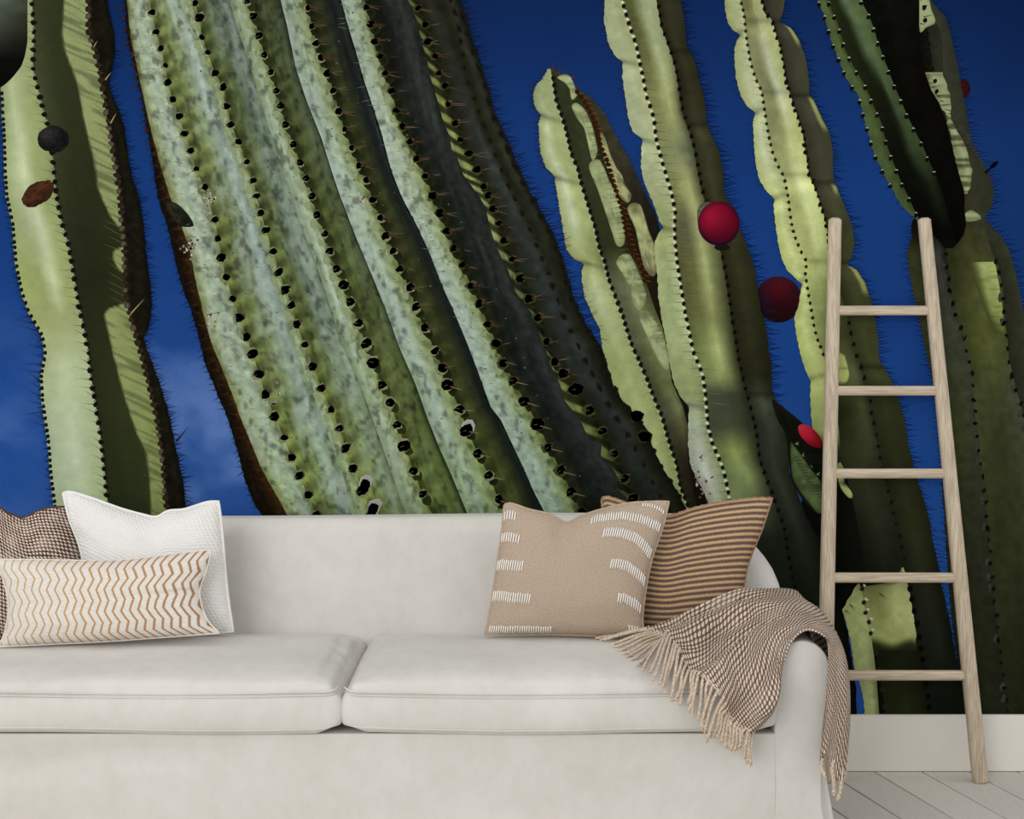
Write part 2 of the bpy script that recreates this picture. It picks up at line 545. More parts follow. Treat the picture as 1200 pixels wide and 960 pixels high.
def banded(keys):
    b_ = shade(keys, .14, 5)
    return lambda u, x, y: b_(u, x, y) * (1 - .42 * sstep(.55, .8, vnoise(x / 24., y / 3.4, 14)))[..., None]
strip('printed_patch', Curve((1081,84),(1092,108),(1100,127),(1109,133),(1112,150),(1117,172),(1122,200),(1131,228)), Curve((1104,85),(1109,98),(1113,112),(1115,128),(1113,134),(1119,150),(1127,162),(1134,180),(1139,200),(1138,214),(1134,228)), banded([(84,[(0,(120,128,80)),(.5,(150,158,108)),(1,(140,148,96))]),(230,[(0,(120,128,74)),(.6,(152,160,104)),(1,(130,136,84))])]), cH, 3, y0=85, y1=227, rag=(2.4,1.4))
hp_l = Curve((1136,306),(1141,325),(1148,348),(1156,370),(1166,392))
def hpcol(u, x, y):
    c = shade([(306,[(0,(140,150,72)),(1,(158,168,92))]),(390,[(0,(108,114,44)),(1,(140,150,66))])], .1, 6)(u, x, y)
    a = (sstep(0.0, .45, u) * (1 - sstep(352, 392, y + u * -14)) * (1 - .35 * sstep(.6, .8, vnoise(x / 30., y / 3.0, 4))))[..., None]
    return c * a + np.array([70, 76, 30.]) * (1 - a)
strip('printed_patch', hp_l, Curve((1166,309),(1170,330),(1174,355),(1177,392)), hpcol, cH, 3, y0=307, y1=392)
s = Soup(4)
for c_, a0, a1, st in ((h1,270,837,15),(h2,306,640,15),(h1,-90,250,14)):
    for (x, y) in along(c_, a0, a1, st):
        s.ell(x + random.uniform(-1.2, 1.2), y, random.uniform(1.6, 3.2), random.uniform(2.4, 4.2), random.uniform(-.5, .5), (34,34,22), (14,13,10), n=7, jit=.35); s.ell(x - 4, y - 2, 3, 5, 0, (58,60,44), (66,66,54), n=7, jit=.4) if random.random() < .5 and y > 290 else None; spiny(s, [(x, y)], math.pi, 8, 0.8, (22,22,16), (48,50,30), 2, 1.2)
s.ell(1165, 193, 6, 2.6, -0.7, (14,14,16), (12,12,14)); s.spine(1154, 203, 12, -11, 3.5, (20,20,18), (14,14,14))
spiny(s, [(1085 + i * 3.2, 92 + i * 5.2) for i in range(20)] + [(1080, 8), (1082, 20), (1078, 28)], 0.05, 13, 0.9, (40,40,22), (90,94,56), 2, .3)
spiny(s, along(H_out, -80, 400, 3.6), -0.15, 16, 0.9, (16,18,26), (18,40,84), 1, 0.5)
spiny(s, along(H_left, 265, 440, 4.5), math.pi + 0.15, 13, 0.9, (16,18,20), (20,46,96), 1, 0.6)
spiny(s, along(H_left, 440, 800, 5), math.pi + 0.3, 9, 0.9, (16,18,16), (24,50,100), 1, 0.7)
s.build('spine_rows', cH)
blob('fruit', 1129, 104, 8, 11, 0, lambda a, b: (58 - 26 * a, 14, 12), cH, 0.5)

# ================= cactus in the top right: leaning, dark shaded side
G_l = Curve((958,0),(966,18),(972,40),(980,62),(992,92),(1006,112),(1012,136),(1018,158),(1026,184),(1036,204),(1046,222),(1056,240),(1072,256),(1084,266),(1096,276),(1108,292))
g1 = Curve((971,2),(974,12),(981,26),(985,40),(990,58),(998,74),(1006,88),(1014,101),(1019,113),(1024,126),(1032,142),(1036,158),(1041,176),(1048,194),(1056,214),(1064,230),(1071,246),(1078,258),(1092,272))
g2 = Curve((1009,2),(1017,16),(1023,31),(1028,48),(1034,65),(1040,80),(1049,104),(1056,119),(1063,136),(1071,152),(1080,169),(1088,188),(1097,207),(1106,232),(1114,262),(1118,274))
G_r = Curve((1077,0),(1077,36),(1080,70),(1084,86),(1092,108),(1100,120),(1108,140),(1114,165),(1120,192),(1130,226),(1130,246),(1132,262),(1129,276),(1116,292))
cG = strip('printed_cactus', G_l, G_r, shade([(0,(16,18,9)),(1,(12,12,7))], 0.15), mural, 5, y1=291, rag=(1,1), label='dark leaning cactus with white areole dots printed in the top right of the mural')
strip('rib', G_l, g1, shade([(0,[(0,(78,96,52)),(.6,(84,102,48)),(1,(58,70,24))]),(280,[(0,(70,88,44)),(1,(60,74,32))])], 0.12, 6), cG, 6, y1=274, rag=(1,0))
strip('rib', g1, g2, shade([(0,[(0,(40,52,16)),(.25,(34,42,16)),(.5,(92,112,74)),(.7,(84,106,58)),(1,(72,92,44))]),(60,[(0,(34,42,14)),(.35,(28,34,13)),(.6,(80,100,62)),(.8,(82,104,56)),(1,(66,84,40))]),(108,[(0,(30,36,14)),(.55,(26,31,12)),(.72,(70,88,52)),(1,(62,80,38))]),(175,[(0,(18,22,10)),(.4,(16,20,9)),(.65,(52,68,36)),(1,(60,78,38))]),(215,[(0,(13,15,8)),(.5,(16,20,9)),(.8,(34,44,22)),(1,(22,26,13))]),(280,[(0,(11,11,7)),(1,(11,11,7))])], 0.12, 8), cG, 6, y1=280)
strip('rib', g2, G_r, shade([(0,[(0,(12,16,7)),(.5,(18,18,12)),(1,(16,14,10))]),(286,[(0,(10,10,6)),(1,(14,10,8))])], 0.3, 10), cG, 6, y1=290)
s = Soup(7)
for c_, y1_, n_ in ((G_l, 225, 1), (g1, 256, 2), (g2, 215, 2)):
    for (x, y) in along(c_, -80, y1_, 16.5, 0.05):
        s.ell(x - 0.3, y + 2.6, 2.4, 2.8, 0.9, (26,30,14), (14,15,9), jit=.3); s.ell(x, y, 1.7, 1.4, 0.3, (120,124,104), (196,196,188), jit=.3)
        s.spine(x, y, random.uniform(-3, 4), random.uniform(5, 8), 1.2, (24,22,18), (18,20,12))
spiny(s, along(G_l, -80, 270, 9), 2.6, 10, 0.8, (40,24,40), (22,40,84), 1, 0.6)
s.build('areole_rows', cG)

# ================= lit cactus right of centre (behind the ladder)
E_l = Curve((849,-6),(850,12),(853,26),(858,35),(868,41),(863,50),(861,60),(861,72),(863,92),(868,112),(875,124),(886,133),(883,140),(883,150),(884,172),(886,194),(890,210),(898,224),(908,233),(907,240),(908,256),(912,284),(916,302),(922,316),(932,326),(940,333),(939,340),(936,358),(931,372),(933,390),(938,414),(944,434),(950,446),(950,468),(951,488),(953,504),(952,520),(944,560),(938,600),(946,640),(966,690),(986,718),(993,732),(998,752),(1002,780),(1010,808),(1014,837), smooth=.9)
e1 = Curve((866,-6),(872,18),(874,40),(876,54),(879,72),(885,92),(892,106),(895,124),(898,144),(902,166),(906,182),(913,198),(918,206),(923,228),(925,246),(928,266),(932,280),(940,298),(946,308),(943,318),(946,338),(950,360),(953,379),(957,396),(964,413),(971,440),(977,470),(982,498),(985,530),(992,560),(1000,590),(1010,640),(1018,690),(1030,790),(1038,837))
e2 = Curve((893,-6),(895,16),(904,22),(909,40),(916,62),(920,90),(926,112),(934,136),(940,154),(944,180),(948,206),(956,224),(964,248),(969,270),(972,296),(980,330),(993,370),(997,394),(1005,420),(1012,440),(1018,468),(1023,496),(1030,530),(1033,544),(1040,574),(1046,600),(1052,624),(1058,648),(1064,680),(1075,735),(1085,800),(1090,837))
E_r = Curve((921,-6),(918,12),(913,26),(926,32),(936,46),(942,62),(946,80),(948,96),(948,110),(954,118),(962,136),(972,156),(976,180),(976,208),(980,218),(988,238),(998,264),(1001,284),(998,302),(992,310),(1004,316),(1014,332),(1020,350),(1025,370),(1029,396),(1030,422),(1040,438),(1047,452),(1054,472),(1059,490),(1064,520),(1074,560),(1082,584),(1088,604),(1092,630),(1098,656),(1104,690),(1111,720),(1118,757),(1126,800),(1130,837), smooth=1.5)
cE = strip('printed_cactus', E_l, E_r, shade([(0,(60,64,34)),(1,(48,50,28))], 0.12), mural, 9, rag=(.6,.8), label='sunlit segmented cactus printed behind the ladder on the mural')
strip('rib', E_l, e1, jointed(shade([(0,[(0,(142,148,88)),(.5,(160,166,108)),(1,(166,172,114))]),(60,[(0,(144,150,90)),(.4,(156,162,106)),(1,(184,188,142))]),(170,[(0,(160,168,96)),(.5,(184,190,146)),(1,(164,170,110))]),(230,[(0,(172,180,98)),(.5,(186,194,120)),(1,(160,168,96))]),(320,[(0,(166,176,86)),(.5,(188,196,116)),(1,(170,180,96))]),(440,[(0,(160,172,84)),(.5,(178,190,100)),(1,(160,172,92))]),(505,[(0,(140,152,76)),(1,(150,162,84))]),(525,[(0,(30,34,18)),(1,(60,70,38))]),(560,[(0,(14,15,9)),(1,(20,22,14))]),(837,[(0,(14,16,9)),(1,(22,24,14))])], 0.07, 9), (41, 133, 233, 332, 444), slope=-6), cE, 10, rag=(.5,0))
strip('rib', e1, e2, jointed(shade([
 (0,[(0,(112,112,56)),(.45,(118,116,60)),(.6,(150,154,92)),(1,(168,174,112))]),
 (60,[(0,(130,132,84)),(.3,(128,132,84)),(.55,(176,182,142)),(.75,(160,168,100)),(1,(150,156,88))]),
 (110,[(0,(126,128,78)),(.4,(120,120,74)),(.62,(178,184,146)),(.8,(168,174,118)),(1,(158,164,100))]),
 (160,[(0,(134,136,82)),(.35,(142,144,86)),(.6,(176,182,110)),(1,(170,178,92))]),
 (220,[(0,(160,168,92)),(.3,(158,166,96)),(.55,(188,196,128)),(.8,(190,198,122)),(1,(176,186,100))]),
 (290,[(0,(168,178,94)),(.35,(164,172,92)),(.6,(192,202,120)),(1,(172,182,98))]),
 (340,[(0,(160,170,92)),(.4,(150,158,84)),(.8,(120,128,66)),(1,(90,96,50))]),
 (390,[(0,(150,160,86)),(.4,(110,118,60)),(.7,(78,84,38)),(1,(56,60,28))]),
 (440,[(0,(96,104,50)),(.4,(98,108,54)),(.8,(88,96,54)),(1,(56,60,32))]),
 (480,[(0,(44,48,20)),(.4,(50,55,24)),(.8,(74,80,42)),(1,(50,54,30))]),
 (550,[(0,(52,58,32)),(.5,(58,64,34)),(1,(46,50,30))]),
 (620,[(0,(28,32,18)),(.5,(44,48,30)),(1,(36,40,24))]),
 (700,[(0,(22,24,14)),(1,(30,34,18))]),(837,[(0,(38,44,16)),(.5,(46,54,20)),(1,(28,32,14))])], 0.08, 9, 0.03), (24, 108, 205, 306), 1, .13), cE, 10)
def e3col(u, x, y):
    c = shade([(0,[(0,(46,44,32)),(.5,(64,62,50)),(1,(70,68,40))]),(200,[(0,(52,52,32)),(.5,(70,70,50)),(1,(66,66,40))]),(300,[(0,(60,64,30)),(.6,(74,78,36)),(1,(66,70,34))]),(420,[(0,(56,60,30)),(.5,(66,72,32)),(1,(62,66,30))]),(520,[(0,(40,44,22)),(.5,(50,54,24)),(1,(44,48,24))]),(640,[(0,(34,38,22)),(.5,(52,54,26)),(1,(36,38,20))]),(740,[(0,(30,36,26)),(.6,(38,44,30)),(1,(24,28,16))]),(837,[(0,(26,32,22)),(1,(22,26,14))])], 0.09, 10)(u, x, y)
    rim = np.zeros_like(y)
    for ya, yb in ((28, 58), (112, 158), (214, 232), (310, 350)):
        rim = np.maximum(rim, sstep(ya, ya + 5, y) * (1 - sstep(yb - 12, yb, y)))
    a = (rim * sstep(0.72, 0.86, u) * (1 - sstep(0.93, 0.99, u)))[..., None] * 0.75
    return c * (1 - a) + np.array([158, 162, 88.0]) * a
strip('rib', e2, E_r, jointed(e3col, (26, 112, 214, 308, 430), 1, .25), cE, 10, rag=(0, .8))
lit_poly('printed_patch', [(980,416),(988,415),(992,424),(995,440),(990,450),(982,447)], cE, 11, (176,186,92), (128,138,66), 2)
lit_poly('printed_patch', [(980,548),(985,542),(990,556),(987,568),(996,574),(999,582),(994,583),(984,570)], cE, 11, (168,180,100), (120,130,66), 2)
# lit lower piece
F_m = Curve((1007,684),(1010,692),(1014,718),(1020,745),(1023,760),(1027,797),(1030,837))
strip('printed_patch', Curve((1005,684),(997,698),(987,715),(992,730),(997,750),(1001,780),(1010,808),(1014,837), smooth=1), F_m, shade([(684,[(0,(140,150,84)),(1,(120,128,64))]),(720,[(0,(152,164,90)),(1,(160,170,98))]),(837,[(0,(150,162,92)),(.6,(176,184,116)),(1,(110,118,60))])], .1, 6), cE, 11, y0=684, rag=(.9,0))
def f2col(u, x, y):
    c = shade([(684,[(0,(104,106,46)),(.4,(118,122,58)),(.7,(166,172,100)),(1,(150,158,84))]),(720,[(0,(136,142,76)),(.3,(128,132,62)),(.65,(164,170,98)),(1,(172,180,106))]),(745,[(0,(150,158,84)),(.5,(156,164,86)),(1,(160,168,92))])], .08, 8)(u, x, y)
    a = sstep(747, 760, y + 3 * np.sin(x / 7.0))[..., None]
    return c * (1 - a) + np.array([42, 48, 18.]) * a
strip('printed_patch', Curve((1056,665),(1051,679),(1038,684),(1009,687),(1014,718),(1020,745),(1023,762), smooth=.8), Curve((1058,665),(1062,676),(1066,698),(1070,720),(1073,744),(1074,762), smooth=1), f2col, cE, 11, y0=665, y1=762, rag=(0,1))
def tri(name, pts, col, parent, layer):
    s_ = Soup(layer); s_.poly(pts, col); o_ = s_.build(name, parent); del o_['kind']; return o_
s = Soup(12)
for (x, y) in along(e1, -90, 420, 8.4, .06): s.ell(x, y, 2.0, 2.4, 0, (60,62,34), (22,20,14)); s.spine(x, y, -9, -2, .7, (60,60,30), (150,156,90))
for (x, y) in along(e2, -90, 300, 8.4, .08) + along(e2, 365, 660, 13, .06):
    s.ell(x + random.uniform(-.6, 1.4), y, random.uniform(1.7, 2.8), random.uniform(2.4, 3.8), 0.3, (34,34,22), (13,13,9), n=7, jit=.3); spiny(s, [(x, y)], 0.5, 7, .8, (18,18,12), (50,52,34), 2, .6)
for (x, y) in [(1010,690),(1012,706),(1014,718),(1018,729),(1020,742),(1026,765),(1030,785),(1034,808),(1037,828)]:
    s.ell(x, y, 2.8, 3.0, 0, (60,58,44), (14,13,10)); s.ell(x + 3, y - 4, 2.4, 1.5, 0.4, (164,172,124), (196,196,184), jit=.4) if y < 760 else None
for (x, y) in along(e2, 690, 830, 14): s.ell(x, y, 3.4, 4.2, 0, (18,18,12), (10,10,8))
spiny(s, [(990,715),(995,708),(1030,695)], 0.7, 13, 1.2, (50,58,24), (120,134,60), 3, .3)
spiny(s, along(E_r, -80, 560, 3.4), 0.05, 15, .9, (14,16,22), (22,50,104), 1, .5)
spiny(s, along(E_r, 560, 800, 5), 0.35, 12, .9, (12,14,18), (24,54,112), 1, .5)
spiny(s, along(E_l, -80, 330, 7), 3.1, 9, .7, (36,30,44), (24,48,96), 1, .6)
s.build('spine_rows', cE)
# sky glimpses low down
tri('sky_glimpse', [(1000,798),(1004,796),(1009,806),(1012,822),(1012,833),(1006,832),(1001,818)], (48,84,160), cE, 11)
# red fruit behind the lit cactus and dark shoot beside it
blob('fruit', 912, 351, 27, 27, 0.2, lambda a, b: (42 + 30 * max(0, 1 - math.hypot(a + .1, b + .55) * 1.2) - 20 * max(0, b), 12 + 8 * max(0, -b), 18 - 8 * b), cE, 8.5, n=40)

# ================= small cactus with a tip, left of the fruiting one
C_l = Curve((643,79),(637,92),(630,98),(625,110),(626,122),(630,131),(635,135),(632,142),(632,160),(634,180),(640,197),(651,207),(651,214),(653,224),(657,250),(660,268),(664,292),(672,303),(685,309),(682,318),(682,330),(686,350),(694,368),(703,385),(707,412),(714,440),(728,480),(745,520),(770,570),(790,610), smooth=.8)
c1 = Curve((645,80),(648,100),(651,120),(655,130),(660,145),(664,160),(668,180),(675,195),(680,215),(684,228),(690,247),(696,266),(702,294),(708,308),(712,328),(720,348),(729,372),(738,402),(748,424),(756,442),(766,468),(775,490),(780,508),(786,528),(792,544),(796,570),(804,590),(812,612))
c2 = Curve((646,80),(662,90),(678,110),(686,120),(694,136),(700,154),(704,172),(712,190),(718,212),(724,230),(729,246),(734,272),(740,294),(750,310),(760,340),(768,364),(776,384),(782,410),(787,448),(800,476),(806,500),(806,540),(812,575),(820,612))
C_r = Curve((647,80),(672,102),(692,114),(708,132),(720,156),(738,188),(748,210),(760,234),(768,250),(776,280),(784,320),(790,380),(800,450),(815,520),(826,580),(834,612))
cC = strip('printed_cactus', C_l, C_r, shade([(0,(70,74,40)),(1,(54,54,32))], .12), mural, 13, y0=80, y1=640, rag=(.8,.8), label='short sunlit cactus with a pointed tip printed on the mural')
strip('rib', C_l, c1, jointed(shade([(80,[(0,(132,144,92)),(.6,(142,154,100)),(1,(150,160,110))]),(160,[(0,(136,146,84)),(.35,(172,182,134)),(.6,(150,160,92)),(1,(152,160,100))]),(260,[(0,(150,160,98)),(.4,(180,190,146)),(.7,(156,168,98)),(1,(150,160,92))]),(305,[(0,(134,142,74)),(.5,(150,158,88)),(1,(110,116,60))]),(340,[(0,(148,156,96)),(.45,(172,182,134)),(1,(150,160,92))]),(420,[(0,(138,150,86)),(.6,(150,162,94)),(1,(140,152,88))]),(560,[(0,(140,154,86)),(.5,(160,172,104)),(1,(130,142,74))]),(640,[(0,(120,130,70)),(1,(120,130,70))])], .07, 8), (135, 208, 307), slope=8), cC, 14, y0=81, y1=630, rag=(.8,0))
strip('rib', c1, c2, shade([(80,[(0,(44,52,26)),(1,(52,60,32))]),(200,[(0,(50,56,28)),(.5,(56,62,34)),(1,(30,26,14))]),(290,[(0,(48,52,24)),(.6,(52,56,24)),(1,(40,34,16))]),(330,[(0,(84,88,60)),(.5,(110,116,78)),(1,(60,60,30))]),(400,[(0,(84,88,56)),(.35,(90,96,56)),(.7,(126,134,72)),(1,(110,116,60))]),(445,[(0,(52,56,30)),(.5,(92,98,52)),(1,(100,106,54))]),(480,[(0,(66,72,42)),(.4,(80,86,54)),(.8,(112,120,68)),(1,(80,84,50))]),(540,[(0,(50,48,26)),(1,(44,34,20))]),(640,[(0,(40,42,26)),(1,(30,28,18))])], .12, 7), cC, 14, y0=84, y1=630)
strip('rib', c2, C_r, shade([(80,[(0,(74,50,24)),(.5,(60,52,32)),(1,(62,58,36))]),(180,[(0,(50,30,14)),(.3,(62,58,36)),(1,(56,56,40))]),(260,[(0,(40,28,14)),(.5,(36,32,20)),(1,(30,28,18))]),(460,[(0,(30,24,14)),(1,(24,20,12))]),(640,[(0,(30,22,14)),(1,(24,20,12))])], .2, 6), cC, 14, y0=90, y1=630)
for P_ in ([(653,91),(661,87),(669,91),(674,103),(676,112),(670,117),(667,104),(660,96)], [(670,125),(676,121),(686,130),(693,145),(697,160),(700,178),(694,188),(688,165),(684,150),(675,137)],
           [(690,195),(700,187),(707,195),(714,212),(722,226),(728,244),(732,268),(731,286),(723,288),(717,272),(709,248),(700,222)],
           [(722,308),(728,299),(738,299),(746,314),(754,334),(757,350),(750,364),(742,356),(738,338),(730,322)], [(748,370),(757,364),(766,374),(774,386),(780,404),(784,428),(780,434),(770,420),(760,398)]):
    lit_poly('printed_patch', P_, cC, 15, (152,162,104), (126,134,78), 6, mott=.12)
for P_ in ([(703,157),(708,160),(714,178),(722,196),(729,206),(734,222),(740,228),(736,238),(726,230),(716,208),(708,188)], [(735,246),(741,238),(750,240),(755,252),(760,270),(767,288),(770,310),(766,324),(756,316),(750,296),(744,268)]):
    lit_poly('printed_patch', P_, cC, 15, (154,156,98), (104,100,56), 8, mott=.25)
s = Soup(16)
for (x, y) in along(c1, 92, 600, 8.2, .08):
    s.ell(x + 1.5, y, 2.7, 3.2, .3, (34,32,22), (14,13,10)); s.ell(x - 1.5, y - 3, 1.5, 1.1, 0, (150,156,110), (176,180,140))
    spiny(s, [(x, y)], math.pi - .2, 10, .7, (50,52,26), (140,150,90), 1, .35) if y > 330 else None
for (x, y) in along(c2, 108, 330, 6.2, .1):
    s.ell(x, y, 3.4, 2.7, .4, (58,36,16), (26,18,10)); s.spine(x, y, 8, 2, 1.3, (116,64,26), (140,88,44))
for (x, y) in along(c2, 130, 400, 6.5): s.spine(x - 2, y, -14, 2 + random.uniform(-2, 2), .8, (60,60,34), (120,126,76))
spiny(s, along(C_l, 84, 400, 4.2), 3.0, 10, .7, (24,24,30), (26,40,84), 1, .6)
spiny(s, along(C_l, 84, 210, 6), 3.1, 12, .6, (80,46,48), (40,38,70), 1, .5)
spiny(s, [(646,82),(655,88),(662,88),(670,94),(676,106)], -1.3, 12, .9, (110,60,40), (70,50,60), 3, .5)
spiny(s, along(C_r, 110, 235, 6), -.5, 8, .7, (44,38,30), (30,40,70), 1, .5)
s.build('spine_rows', cC)

# ================= fruiting cactus (centre right)
D_l = Curve((709,0),(708,24),(713,50),(721,66),(730,73),(730,80),(730,90),(732,108),(736,136),(742,155),(754,164),(752,172),(752,182),(751,196),(756,216),(764,234),(770,248),(772,258),(778,267),(771,275),(768,284),(767,292),(770,316),(772,350),(776,376),(781,400),(785,426),(790,450),(800,468),(808,476),(807,496),(807,524),(809,544),(816,560),(824,574),(832,592),(846,640),(860,700), smooth=.8)
d1 = Curve((729,2),(733,16),(738,32),(745,52),(749,72),(753,90),(757,112),(762,126),(766,140),(768,160),(773,180),(778,198),(783,214),(788,232),(791,250),(790,266),(791,286),(793,306),(796,326),(799,344),(802,364),(807,388),(812,412),(818,426),(823,438),(826,460),(828,480),(829,498),(835,522),(841,534),(848,552),(853,576),(858,600),(868,650),(878,710))
d2 = Curve((769,0),(774,30),(782,52),(790,76),(795,104),(799,132),(808,156),(813,176),(817,200),(822,224),(834,260),(844,294),(848,316),(852,340),(857,376),(862,404),(864,420),(870,448),(876,470),(881,490),(886,514),(888,537),(895,556),(902,575),(910,597),(917,616),(920,635),(923,655),(928,680),(940,740),(950,837))
D_r = Curve((798,0),(802,24),(804,52),(814,72),(820,96),(826,120),(828,142),(834,160),(842,176),(847,200),(848,222),(858,250),(870,276),(878,296),(884,316),(887,336),(891,362),(897,380),(900,406),(904,428),(904,458),(912,474),(920,500),(923,528),(925,554),(932,573),(938,588),(944,604),(952,620),(962,634),(975,670),(986,716),(993,740),(999,780),(1003,808),(1003,837), smooth=1.5)
cD = strip('printed_cactus', D_l, D_r, shade([(0,(48,52,28)),(1,(40,42,22))], .12), mural, 17, rag=(.8,1), label='fruiting cactus with dotted ribs printed in the middle of the mural')
strip('rib', D_l, d1, jointed(shade([(0,[(0,(146,154,104)),(.5,(156,164,112)),(1,(140,146,90))]),(100,[(0,(152,160,114)),(.5,(164,172,126)),(1,(158,162,100))]),(200,[(0,(158,166,122)),(.5,(156,166,116)),(1,(170,176,124))]),(265,[(0,(140,148,84)),(1,(150,156,96))]),(310,[(0,(156,168,104)),(.5,(148,160,98)),(1,(168,178,124))]),(400,[(0,(150,162,104)),(.5,(150,164,102)),(1,(170,180,124))]),(460,[(0,(130,142,82)),(.5,(140,152,90)),(1,(120,128,70))]),(500,[(0,(150,160,130)),(.5,(160,170,140)),(1,(124,136,84))]),(560,[(0,(140,144,118)),(.4,(180,184,168)),(1,(130,144,84))]),(610,[(0,(150,140,110)),(.5,(150,160,112)),(1,(110,124,76))]),(837,[(0,(30,34,20)),(1,(36,40,24))])], .08, 7), (72, 164, 267, 474), slope=4), cD, 18, rag=(.8,0))
strip('rib', d1, d2, shade([
 (0,[(0,(76,80,36)),(.25,(84,88,38)),(.6,(150,160,112)),(1,(150,160,108))]),
 (60,[(0,(86,88,44)),(.3,(104,106,52)),(.6,(156,164,112)),(.85,(144,152,100)),(1,(130,136,84))]),
 (125,[(0,(120,124,66)),(.4,(140,142,78)),(.65,(164,168,98)),(.85,(128,130,72)),(1,(64,64,34))]),
 (175,[(0,(124,128,76)),(.5,(126,134,84)),(.8,(100,108,74)),(1,(72,78,48))]),
 (225,[(0,(110,114,58)),(.4,(150,154,86)),(.65,(164,168,98)),(1,(80,80,44))]),
 (262,[(0,(96,98,56)),(.3,(92,94,62)),(.6,(150,154,90)),(1,(90,96,52))]),
 (310,[(0,(84,86,42)),(.35,(102,104,50)),(.62,(166,172,104)),(.8,(110,120,62)),(1,(76,80,44))]),
 (370,[(0,(86,90,44)),(.35,(104,108,52)),(.6,(134,140,72)),(.85,(90,98,50)),(1,(56,60,30))]),
 (410,[(0,(100,112,52)),(.3,(124,138,70)),(.58,(168,180,104)),(.8,(104,114,58)),(1,(48,52,26))]),
 (443,[(0,(116,128,68)),(.45,(136,150,78)),(.7,(118,126,66)),(1,(50,54,30))]),
 (462,[(0,(72,80,56)),(.5,(66,72,48)),(.8,(60,66,44)),(1,(40,44,28))]),
 (500,[(0,(64,72,48)),(.5,(72,80,52)),(1,(46,52,34))]),
 (528,[(0,(92,106,48)),(.45,(138,154,74)),(.75,(100,112,50)),(1,(48,52,28))]),
 (560,[(0,(104,122,66)),(.6,(132,148,80)),(1,(56,62,38))]),
 (590,[(0,(118,136,84)),(.5,(96,112,72)),(1,(46,54,38))]),
 (630,[(0,(46,54,36)),(1,(34,42,28))]),(837,[(0,(22,26,16)),(1,(26,30,18))])], .07, 8, .03), cD, 18)
strip('rib', d2, D_r, jointed(shade([(0,[(0,(40,36,18)),(.4,(58,56,34)),(1,(50,48,28))]),(90,[(0,(36,32,16)),(.5,(54,52,28)),(1,(44,42,22))]),(160,[(0,(46,44,24)),(.5,(66,66,38)),(1,(50,48,26))]),(320,[(0,(40,38,18)),(.5,(56,56,30)),(1,(46,46,22))]),(440,[(0,(36,38,18)),(.5,(46,48,22)),(1,(34,34,16))]),(470,[(0,(40,44,28)),(.5,(66,74,56)),(1,(44,50,32))]),(540,[(0,(36,42,28)),(.5,(52,60,44)),(1,(34,40,22))]),(600,[(0,(34,40,28)),(.5,(50,58,44)),(1,(30,34,22))]),(680,[(0,(26,32,20)),(.5,(34,42,26)),(1,(18,20,12))]),(837,[(0,(18,22,12)),(.4,(24,28,16)),(1,(16,18,10))])], .1, 9), (60, 146, 250, 462), 1, .2), cD, 18, rag=(0,.8))
s = Soup(19)
for (x, y) in along(d1, -90, 620, 9.6, .05):
    s.ell(x - 1, y - 3, 2.6, 2.0, .3, (160,166,120), (204,208,178)); s.ell(x + .5, y + 1.5, 2.5, 2.8, .2, (40,36,24), (12,10,8))
    if y < 480: s.spine(x + 3, y + 1, random.uniform(14, 26), random.uniform(-1, 4), .9, (84,86,40), (138,142,86))
    if y > 180: s.spine(x - 2, y, -random.uniform(9, 20), random.uniform(-2, 3), .8, (70,74,36), (150,158,100))
for (x, y) in along(d2, -90, 700, 11, .08):
    s.ell(x + 1.5, y, 2.4, 3.4, .2, (34,30,16), (12,11,8), jit=.3); spiny(s, [(x, y)], .3, 8, .9, (16,15,10), (44,44,24), 2, .8)
for q in range(26):
    s.ell(814 + random.uniform(-4, 22), 545 + random.uniform(-20, 38), random.uniform(1.2, 2.6), random.uniform(.8, 1.8), random.uniform(0, 3), (120,100,84), random.choice([(200,198,192), (96,76,60), (214,214,208)]))
spiny(s, along(D_r, -80, 470, 3.0), 0, 18, .9, (12,14,20), (22,48,104), 1, .45)
spiny(s, along(D_l, -80, 240, 7), 3.3, 12, .7, (60,40,46), (30,44,86), 1, .6)
s.build('spine_rows', cD)
# shoot with the bright red flower bud
cS = lit_poly('printed_shoot', [(904,468),(914,474),(926,484),(938,494),(950,506),(964,520),(970,545),(968,580),(962,602),(950,596),(938,582),(928,564),(924,540),(920,510),(910,490)], mural, 20, (22,24,14), (28,32,20), 4)
cS['label'] = 'dark side shoot carrying a red bud printed on the mural'
lit_poly('rib', [(926,520),(932,524),(942,538),(952,552),(962,566),(966,590),(960,602),(948,590),(936,574),(928,558)], cS, 21, (84,104,52), (52,66,30), 4, mott=.25)
blob('fruit', 949, 511, 18, 8.5, .78, lambda a, b: (168 - 96 * max(0, a * .75 + abs(b) * .35), 30 - 16 * a - 10 * abs(b), 40 - 24 * a), cS, 21)
s = Soup(22)
for k in range(14): s.spine(930 + k * 2.2, 536 + k * 3.6, random.uniform(12, 20), random.uniform(-3, 3), .9, (34,44,20), (60,76,36))
spiny(s, [(932,520),(940,534),(949,544),(957,556)], 0, 5, 1.3, (150,160,110), (120,130,90), 2, 1.5)
s.build('spine_rows', cS)
def red(a, b):  # deep crimson
    h = max(0, 1 - math.hypot(a + .35, b + .35) * .95); e = sstep(.75, 1, math.hypot(a, b))
    return (92 + 52 * h - 40 * e - 30 * max(0, b), 10 + 12 * h, 28 + 18 * h)
rf = blob('fruit', 842, 262, 24.5, 26, 0, red, cD, 20, n=44)
rf['label'] = 'ripe red fruit'
lit_poly('fruit_socket', [(818,244),(826,237),(834,238),(828,246),(822,258),(820,270),(817,258)], cD, 19.6, (104,106,84), (76,78,56), 2)
blob('fruit_tip', 846, 290, 9, 4, 0, lambda a, b: (24, 20, 14), cD, 19.6)

